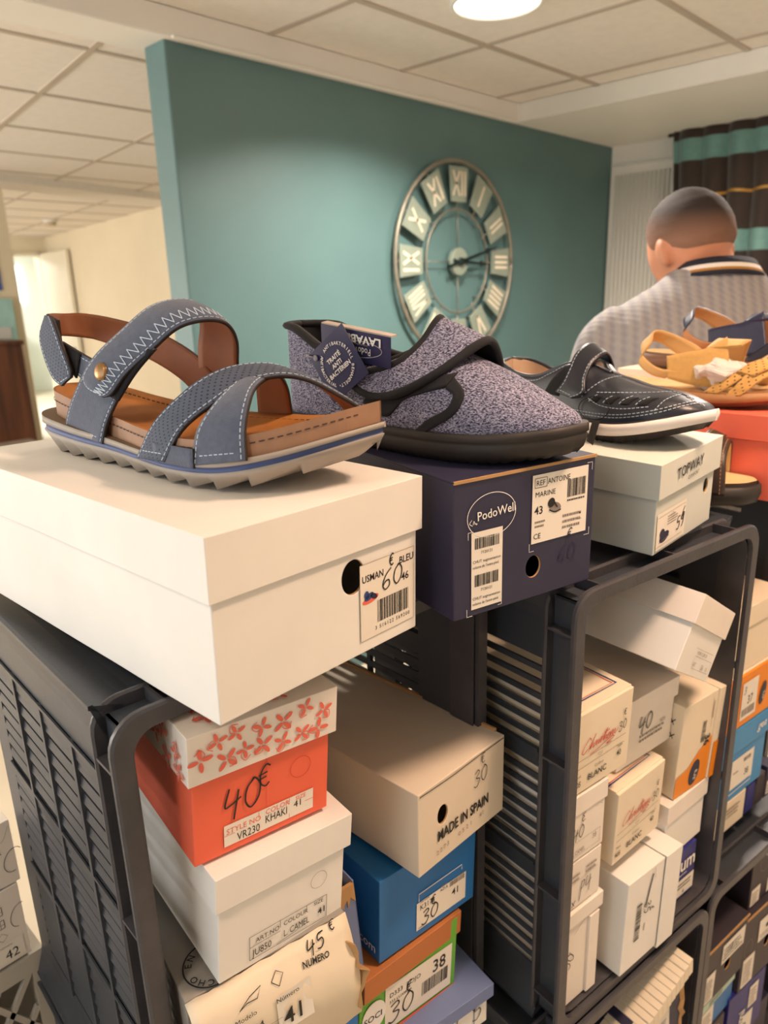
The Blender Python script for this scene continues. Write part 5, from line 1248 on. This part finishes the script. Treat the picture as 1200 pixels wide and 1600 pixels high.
# loop of elastic cord with a little dark tag
mb = MB(); c0 = nu.near(.215, .046, .003)
loop = [nu.near(.212 + .024 * math.cos(a), .0415 + .013 * math.sin(a), .003) for a in [2 * PI * k / 24 for k in range(25)]]
mb.tube(loop, .0006, 6); cl = mb.build('cord_loop', M_ELA, nv)
mb = MB(); q = Vector((.225, -.0685, .028)); mb.hexa([q + Vector(v) for v in ((-.006, 0, 0), (.006, 0, .002), (.002, -.006, -.028), (-.008, -.006, -.024), (-.006, .001, 0), (.006, .001, .002), (.002, -.005, -.028), (-.008, -.005, -.024))]); mb.build('cord_tag', M_RUB, nv, .0004)

# --------------------------------------------- tan sandal and navy sandal on the red box
M_NUB = suede('tan_nubuck', '#c99a55', .06); M_NUB2 = mat('tan_lining', '#cfa468', .7, var=.05); M_NSOL = mat('tan_midsole', '#a8794d', .6, var=.08, vscale=40); M_NBOT = mat('brown_sole', '#6e4f38', .6, var=.05)
M_PERT = perforated('perforated_tan', '#c99a55', .8, .0080, .15)
def low_sandal(t, mo, ml, mp_, mid, bot, insole):
    ro = Outline(.315, [v * .92 for v in YS], [0, .018, .030, .037, .036, .035, .040, .045, .047, .044, .038, .029, .011])
    lift = lambda s: smooth_interp(s, [0, .4, .7, 1], [0, 0, 0, .008])
    sole('outsole', t, ro, [(lift, .008, 1), (lambda s: lift(s) + .006, .002, 1), (lambda s: lift(s) + .007, .0, 0), (lambda s: lift(s) + smooth_interp(s, [0, .4, 1], [.026, .021, .018]), .001, 0)], [mid, bot], n=80)
    zt_ = lambda s: lift(s) + smooth_interp(s, [0, .4, 1], [.030, .025, .021])
    footbed('insole', t, ro, lambda s: zt_(s) - .006, zt_, .003, [insole, mid], cup=.003)
    T3 = [mo, ml, mo]
    # high quarter and its sling strap
    strap('quarter', t, [(.135, -.043, .036), (.165, -.044, .030), (.20, -.046, .027), (.232, -.048, .030)], [(.128, -.036, .070), (.158, -.036, .077), (.186, -.033, .083), (.212, -.024, .100)], T3, n=24, m=7, th=.003)
    strap('vamp_strap', t, [(.186, -.033, .083), (.192, -.010, .094), (.188, .014, .092), (.176, .034, .070), (.168, .043, .034)], [(.236, -.032, .088), (.240, -.010, .094), (.234, .014, .090), (.222, .034, .068), (.214, .044, .034)], T3, n=24, m=7, th=.003)
    strap('sling_strap', t, [(.150, -.041, .048), (.120, -.044, .052), (.096, -.042, .066), (.082, -.030, .080), (.074, .0, .090), (.088, .026, .086), (.120, .038, .062), (.15, .042, .036)], [(.128, -.038, .036), (.106, -.043, .042), (.086, -.044, .060), (.100, -.036, .089), (.090, .0, .106), (.108, .026, .100), (.150, .037, .078), (.18, .042, .046)], T3, n=40, m=5, th=.0025)
    strap('front_strap', t, [(.196, -.056, .020), (.215, -.052, .036), (.238, -.040, .056), (.250, -.016, .064), (.250, .012, .062), (.244, .036, .046), (.24, .046, .024)], [(.218, -.058, .019), (.234, -.054, .032), (.253, -.041, .048), (.268, -.016, .056), (.268, .012, .054), (.262, .034, .04), (.258, .044, .022)], [mp_, ml, mo], n=30, m=6, th=.003)
    strap('front_strap', t, [(.228, -.058, .018), (.240, -.054, .032), (.256, -.041, .054), (.272, -.016, .062), (.276, .010, .056), (.278, .032, .036), (.278, .040, .022)], [(.250, -.055, .018), (.262, -.050, .030), (.276, -.038, .044), (.290, -.016, .050), (.292, .010, .046), (.292, .028, .032), (.292, .035, .022)], [mp_, ml, mo], n=30, m=6, th=.003)
    strap('button_tab', t, [(.238, -.046, .052), (.250, -.038, .062), (.262, -.016, .069), (.262, .008, .066)], [(.262, -.046, .046), (.276, -.036, .056), (.286, -.014, .060), (.286, .008, .056)], [mp_, ml, mo], n=16, m=5, th=.003)
t = thing('sandal', 'tan nubuck sandal with high back and pierced straps, on the salmon box', 'sandal', (1.19, .62, 1.5235), (0, 0, -90))
low_sandal(t, M_NUB, M_NUB2, M_PERT, M_NSOL, M_NBOT, M_NUB2)
M_NVS = mat('navy_smooth', '#252a44', .45, var=.15, vscale=60); M_NVG = perforated('navy_glitter', '#1b1d30', .4, .004, .15)
t = thing('sandal', 'navy sandal with tan edge behind the tan one, on a box at the right edge', 'sandal', (1.385, .635, 1.5535), (0, 0, -89))
low_sandal(t, M_NVS, M_NSOL, M_NVG, M_NBOT, M_NBOT, M_NUB2)
t = carton('plain cream box hidden behind the salmon box, carrying the navy sandal', (1.312, .33, 1.398), (0, 0, -4), .16, .33, .154, C_CREAM, C_CREAM)
t = thing('tissue_paper', 'crumpled pinkish white tissue paper stuffed into the tan sandal', 'tissue paper', (1.158, .405, 1.570))
mb = MB(); mb.ell((0, 0, 0), (.026, .050, .021), None, 26, 18)
wobble(mb.bm, .012, 7)
for v in mb.bm.verts: v.co += noise.noise_vector(v.co * 38 + Vector((3, 1, 7))) * .012 + noise.noise_vector(v.co * 90) * .004
for f in mb.bm.faces: f.smooth = False
mb.build('paper', mat('tissue', '#dccfc8', .8, var=.05), t)

# --------------------------------------------- brown mule on the crate top
M_BRN = mat('dark_brown_leather', '#3a2a23', .45, var=.15, vscale=50, bump=.15, bscale=220); M_CRM = mat('cream_insole', '#d9bd8c', .7, var=.06)
t = thing('mule', 'dark brown leather mule with cream insole, on the crate beside the grey box', 'shoe', (1.043, .662, 1.4015), (0, 0, -85))
mo_ = Outline(.352, [v * .88 for v in YS], [0, .018, .030, .036, .036, .036, .042, .048, .050, .047, .041, .032, .012])
sole('outsole', t, mo_, [(lambda s: .0, .006, 0), (lambda s: .014, .0, 0), (lambda s: .027, .001, 0)], [M_RUB], n=80)
footbed('insole', t, mo_, lambda s: .024, lambda s: .032, .006, [M_CRM, M_BRN], cup=.0035)
strap('vamp', t, [(0.242, -.053, .020), (0.249, -.050, .052), (0.265, -.036, .082), (0.277, -.010, .096), (0.275, .016, .092), (0.265, .036, .064), (0.259, .044, .026)], [(0.320, -.055, .020), (0.318, -.052, .046), (0.314, -.040, .070), (0.310, -.010, .084), (0.306, .016, .080), (0.302, .036, .056), (0.300, .046, .026)], [M_BRN, M_CRM, M_BRN], n=40, m=9, th=.004, stitch=(0, 1), st_mat=S_ST_T, inset=.006)
strap('buckle_strap', t, [(0.254, -.057, .044), (0.268, -.048, .078), (0.280, -.016, .100), (0.276, .012, .098)], [(0.302, -.057, .040), (0.304, -.047, .071), (0.304, -.016, .092), (0.298, .012, .090)], [M_BRN, M_BRN, M_BRN], n=24, m=6, th=.004, stitch=(0, 1), st_mat=S_ST_T, inset=.004)
# ------------------------------------------------------------------ the man seen from behind
M_SKIN = mat('skin', '#c98a6a', .55, var=.10, vscale=14); M_HAIR = mat('short_brown_hair', '#3d2e27', .8, var=.25, vscale=60, bump=.5, bscale=420)
M_SHIRT = mat('grey_knit_shirt', '#aaa6a4', .85, var=0)
nt = M_SHIRT.node_tree; b = nt.nodes['Principled BSDF']; tc = nt.nodes.new('ShaderNodeTexCoord')
wv = nt.nodes.new('ShaderNodeTexWave'); wv.wave_type = 'BANDS'; wv.bands_direction = 'X'; wv.inputs['Scale'].default_value = 15; wv.inputs['Distortion'].default_value = 0
w2 = nt.nodes.new('ShaderNodeTexWave'); w2.bands_direction = 'DIAGONAL'; w2.inputs['Scale'].default_value = 30; w2.inputs['Distortion'].default_value = 0
mul = nt.nodes.new('ShaderNodeMath'); mul.operation = 'MULTIPLY_ADD'; mul.inputs[1].default_value = 0.4
cr = nt.nodes.new('ShaderNodeValToRGB'); cr.color_ramp.elements[0].color = rgb('#86838a'); cr.color_ramp.elements[1].color = rgb('#9a9694')
nt.links.new(tc.outputs['Object'], wv.inputs['Vector']); nt.links.new(tc.outputs['Object'], w2.inputs['Vector'])
nt.links.new(w2.outputs['Fac'], mul.inputs[0]); nt.links.new(wv.outputs['Fac'], mul.inputs[2]); nt.links.new(mul.outputs[0], cr.inputs['Fac']); nt.links.new(cr.outputs['Color'], b.inputs['Base Color'])
bp = nt.nodes.new('ShaderNodeBump'); bp.inputs['Strength'].default_value = .4; bp.inputs['Distance'].default_value = .003; nt.links.new(mul.outputs[0], bp.inputs['Height']); nt.links.new(bp.outputs['Normal'], b.inputs['Normal'])
# clipped hair: longer and darker on top, fading out towards the neck
nt = M_HAIR.node_tree; b = nt.nodes['Principled BSDF']; tc = nt.nodes.new('ShaderNodeTexCoord'); sx = nt.nodes.new('ShaderNodeSeparateXYZ'); cr = nt.nodes.new('ShaderNodeValToRGB')
cr.color_ramp.elements[0].position = .12; cr.color_ramp.elements[1].position = .62; cr.color_ramp.elements[0].color = rgb('#8a6551'); cr.color_ramp.elements[1].color = rgb('#2a1f1b')
nt.links.new(tc.outputs['Generated'], sx.inputs[0]); nt.links.new(sx.outputs['Z'], cr.inputs['Fac']); nt.links.new(cr.outputs['Color'], b.inputs['Base Color'])
M_TROU = mat('dark_trousers', '#2b2f3a', .85, var=.08); M_SHOE = mat('dark_shoe', '#22201f', .5, var=.05)

man = thing('person', 'man in a grey knitted polo shirt with striped collar, seen from behind, head bent down', 'person', (1.668, .652, FL), (0, 0, -53))
HC = Vector((-.012, .060, 1.598))                             # centre of the head
HQ = Euler((math.radians(-22), math.radians(-4), math.radians(24)), 'XYZ')
def head_fn(d):
    x, y, z = d.x, d.y, d.z
    p = Vector((x * .081, y * .103, z * .122))
    if z < -.1:
        k = min(1, (-z - .1) / .9); p.x *= 1 - .30 * k; 
        if y < 0: p.y *= 1 - .45 * k
        else: p.y *= 1 - .05 * k
    if y > .2: p.x *= 1 - .12 * (y - .2)
    if z > .3: p.z *= 1 - .06 * (z - .3)
    if y < -.3 and -.2 < z < .6: p.y *= 1.03
    # face: brow, nose, lips and chin
    if y > .5:
        p.y += .020 * math.exp(-((x / .16) ** 2) - ((z + .18) / .18) ** 2) + .006 * math.exp(-((x / .5) ** 2) - ((z - .18) / .10) ** 2) + .006 * math.exp(-((x / .28) ** 2) - ((z + .56) / .06) ** 2) + .010 * math.exp(-((x / .3) ** 2) - ((z + .86) / .14) ** 2)
        p.y -= .010 * (math.exp(-(((x - .36) / .16) ** 2) - (z / .12) ** 2) + math.exp(-(((x + .36) / .16) ** 2) - (z / .12) ** 2))
    return p
def tube2(mb, pts, rad, n=16, flat=1.0): mb.tube(spline(pts, len(pts) * 4), [interp(i / (len(pts) * 4 - 1), [k / (len(rad) - 1) for k in range(len(rad))], rad) for i in range(len(pts) * 4)], n, 0, True, flat)
TORSO = [(.86, .170, .115, .0), (.95, .178, .122, .0), (1.06, .180, .122, .005), (1.18, .194, .122, .005), (1.30, .200, .122, .0), (1.38, .206, .115, -.008), (1.44, .190, .100, -.012), (1.485, .160, .082, -.006), (1.52, .108, .070, .006), (1.548, .072, .064, .016)]
def torso(mb, inf=0.0, lo=0, n=40, top=None):
    rings = []
    T = TORSO[lo:] if top is None else TORSO[lo:top]
    for z, a, c, y in T:
        r = []
        for k in range(n):
            t = 2 * PI * k / n; cx, cy = math.cos(t), math.sin(t)
            r.append((math.copysign(abs(cx) ** .85, cx) * (a + inf) + .034 * max(0, min(1, (z - 1.45) / .09)), math.copysign(abs(cy) ** .9, cy) * (c + inf) + y, z + (inf if (z, a, c, y) == TORSO[-1] else 0)))
        rings.append(r)
    mb.loft(rings)
def arm(mb, s, inf=0.0, sleeve=False):
    P_ = [(s * .140, -.005, 1.440), (s * .190, -.004, 1.390), (s * .208, .0, 1.30), (s * .222, .02, 1.14)]
    R_ = [.052, .060, .056, .046]
    if sleeve: P_, R_ = P_[:3] + [(s * .218, .012, 1.20)], [.052, .060, .060, .058]
    else: P_ += [(s * .20, .13, 1.09), (s * .14, .26, 1.085)]; R_ += [.042, .028]
    tube2(mb, P_, [r + inf for r in R_])
def leg(mb, s, inf=0.0, z0=.08):
    tube2(mb, [(s * .085, .0, .92), (s * .095, .005, .72), (s * .098, .0, .48), (s * .100, -.012, .30), (s * .100, -.015, z0)], [.098 + inf, .086 + inf, .060 + inf, .055 + inf, .040 + inf])
def hand_(mb, s):
    w = Vector((s * .14, .26, 1.085)); f = Vector((-s * .45, .89, 0)).normalized(); side = Vector((s * .89, .45, 0)).normalized(); up = Vector((0, 0, 1))
    tube2(mb, [w - f * .02, w + f * .03, w + f * .085], [.026, .034, .034], 12, .55)
    for k, (o, L_) in enumerate(((-.028, .062), (-.0095, .072), (.0095, .068), (.028, .055))):
        b0 = w + f * .080 + up * o
        # fingers curl inwards around the shoe he holds
        tube2(mb, [b0, b0 + f * L_ * .45 - side * .004, b0 + f * L_ * .75 - side * .020, b0 + f * L_ * .80 - side * .042], [.0095, .009, .008, .007], 8)
    t0 = w + f * .025 + up * .03
    tube2(mb, [t0, t0 + f * .025 + up * .020 - side * .012, t0 + f * .050 + up * .022 - side * .032], [.012, .011, .008], 8)
def remesh(mb, name, m_, parent, vox=.008, sm=4):
    o = mb.build(name, m_, parent)
    r = o.modifiers.new('r', 'REMESH'); r.mode = 'VOXEL'; r.voxel_size = vox; r.use_smooth_shade = True
    s = o.modifiers.new('s', 'SMOOTH'); s.factor = .5; s.iterations = sm
    return o
mb = MB(); mb.ell(HC, (1, 1, 1), HQ, 40, 28, 0, head_fn); torso(mb)
tube2(mb, [(.034, .010, 1.49), (.022, .026, 1.545), (-.004, .050, 1.60)], [.064, .058, .060], 20)
for s in (-1, 1):
    arm(mb, s); leg(mb, s); hand_(mb, s)
    # ear: a flat shell with a rim
    e = HC + HQ.to_matrix() @ Vector((s * .081, -.012, -.012))
    mb.ell(e, (.012, .021, .034), Euler((math.radians(-22 - 10), math.radians(s * 14), math.radians(24 + s * 24))), 16, 12)
remesh(mb, 'body', M_SKIN, man, .007, 3)
# hair: a cap that follows the skull down to a clipped neckline
mb = MB(); n, m_ = 48, 30; rows = []
for k in range(n):
    ph = 2 * PI * k / n; r = []
    back = -math.sin(ph)                                       # 1 at the back of the head
    low = smooth_interp(back, [-1, -.55, -.15, .15, .6, 1], [.42, .36, .06, .02, -.20, -.27])   # height of the hairline
    for j in range(m_ + 1):
        th = (PI - math.acos(max(-1, min(1, -low)))) * 0 + math.acos(low) * j / m_
        d = Vector((math.sin(th) * math.cos(ph), math.sin(th) * math.sin(ph), math.cos(th)))
        p = head_fn(d); t_ = .0075 * (1 - (j / m_) ** 6) + .0005
        r.append(HC + HQ.to_matrix() @ (p + d * (t_ + .0012 * noise.noise(d * 14))))
    rows.append([mb.v(q) for q in r])
for k in range(n):
    A, B = rows[k], rows[(k + 1) % n]
    for j in range(m_): mb.face([A[j], A[j + 1], B[j + 1], B[j]], 0, True)
bmesh.ops.remove_doubles(mb.bm, verts=mb.bm.verts[:], dist=.0005)
mb.build('hair', M_HAIR, man)
for s in (-1, 1):
    mb = MB(); mb.ell(HC + HQ.to_matrix() @ Vector((s * .030, .083, .004)), (.0115, .0115, .0115), None, 14, 10); mb.build('eye', mat('eye_white', '#e8e2da', .3, var=0), man)
mb = MB(); torso(mb, .010, 0, 40, 10)
for s in (-1, 1): arm(mb, s, .008, True)
for k in range(5):                                             # folds below the shoulder blade
    mb.tube(spline([(-.17 + .012 * k, -.10 - .006 * k, 1.33 - .05 * k), (-.12 + .01 * k, -.122, 1.24 - .05 * k), (-.10 + .01 * k, -.126, 1.12 - .04 * k)], 12), .010, 8)
remesh(mb, 'polo_shirt', M_SHIRT, man, .008, 16)
# striped knitted collar, four bands
CB = [mat('collar_navy', '#1d2030', .85, var=.05), mat('collar_white', '#e8e0d8', .85, var=.04), mat('collar_ochre', '#a9772f', .85, var=.05)]
mb = MB(); n = 60; bands = [(0, 0), (.010, 1), (.0165, 2), (.0205, 0), (.026, 0)]
rows = []
for dz, mi in bands:
    r = []
    for k in range(n + 1):
        a = math.radians(-205 + 230 * k / n); f = dz / .026
        bk = max(0, -math.sin(a))
        r.append(mb.v((.034 + math.cos(a) * (.080 + .022 * f), .020 + math.sin(a) * (.070 + .026 * f), 1.574 - .018 * (1 - bk) - f * .034)))
    rows.append(r)
for A, B, (dz, mi) in zip(rows, rows[1:], bands):
    for k in range(n): mb.face([A[k], A[k + 1], B[k + 1], B[k]], mi, True)
o = mb.build('collar', CB, man, fix=False); md = o.modifiers.new('t', 'SOLIDIFY'); md.thickness = .004; md.offset = 0
mb = MB(); rings = []
torso(mb, .010, 0, 40, 3)
for s in (-1, 1): leg(mb, s, .012, .09)
remesh(mb, 'trousers', M_TROU, man, .009, 4)
for s in (-1, 1):
    mb = MB(); so_ = Outline(.29, [v * .85 for v in YS], [v * .8 for v in YS[:-1]] + [.01])
    rings = []
    for q in svals(24):
        a, b_ = so_.section(q, 0); h_ = smooth_interp(q, [0, .3, .6, 1], [.085, .09, .06, .03])
        rings.append([(a + s * .10, so_.x(q, 0) - .095, .002), (a * .95 + s * .10, so_.x(q, 0) - .095, .02), ((a + b_) / 2 + (a - b_) * .2 + s * .10, so_.x(q, 0) - .095, h_), ((a + b_) / 2 - (a - b_) * .2 + s * .10, so_.x(q, 0) - .095, h_), (b_ * .95 + s * .10, so_.x(q, 0) - .095, .02), (b_ + s * .10, so_.x(q, 0) - .095, .002)])
    mb.loft(rings); mb.build('shoe', M_SHOE, man)
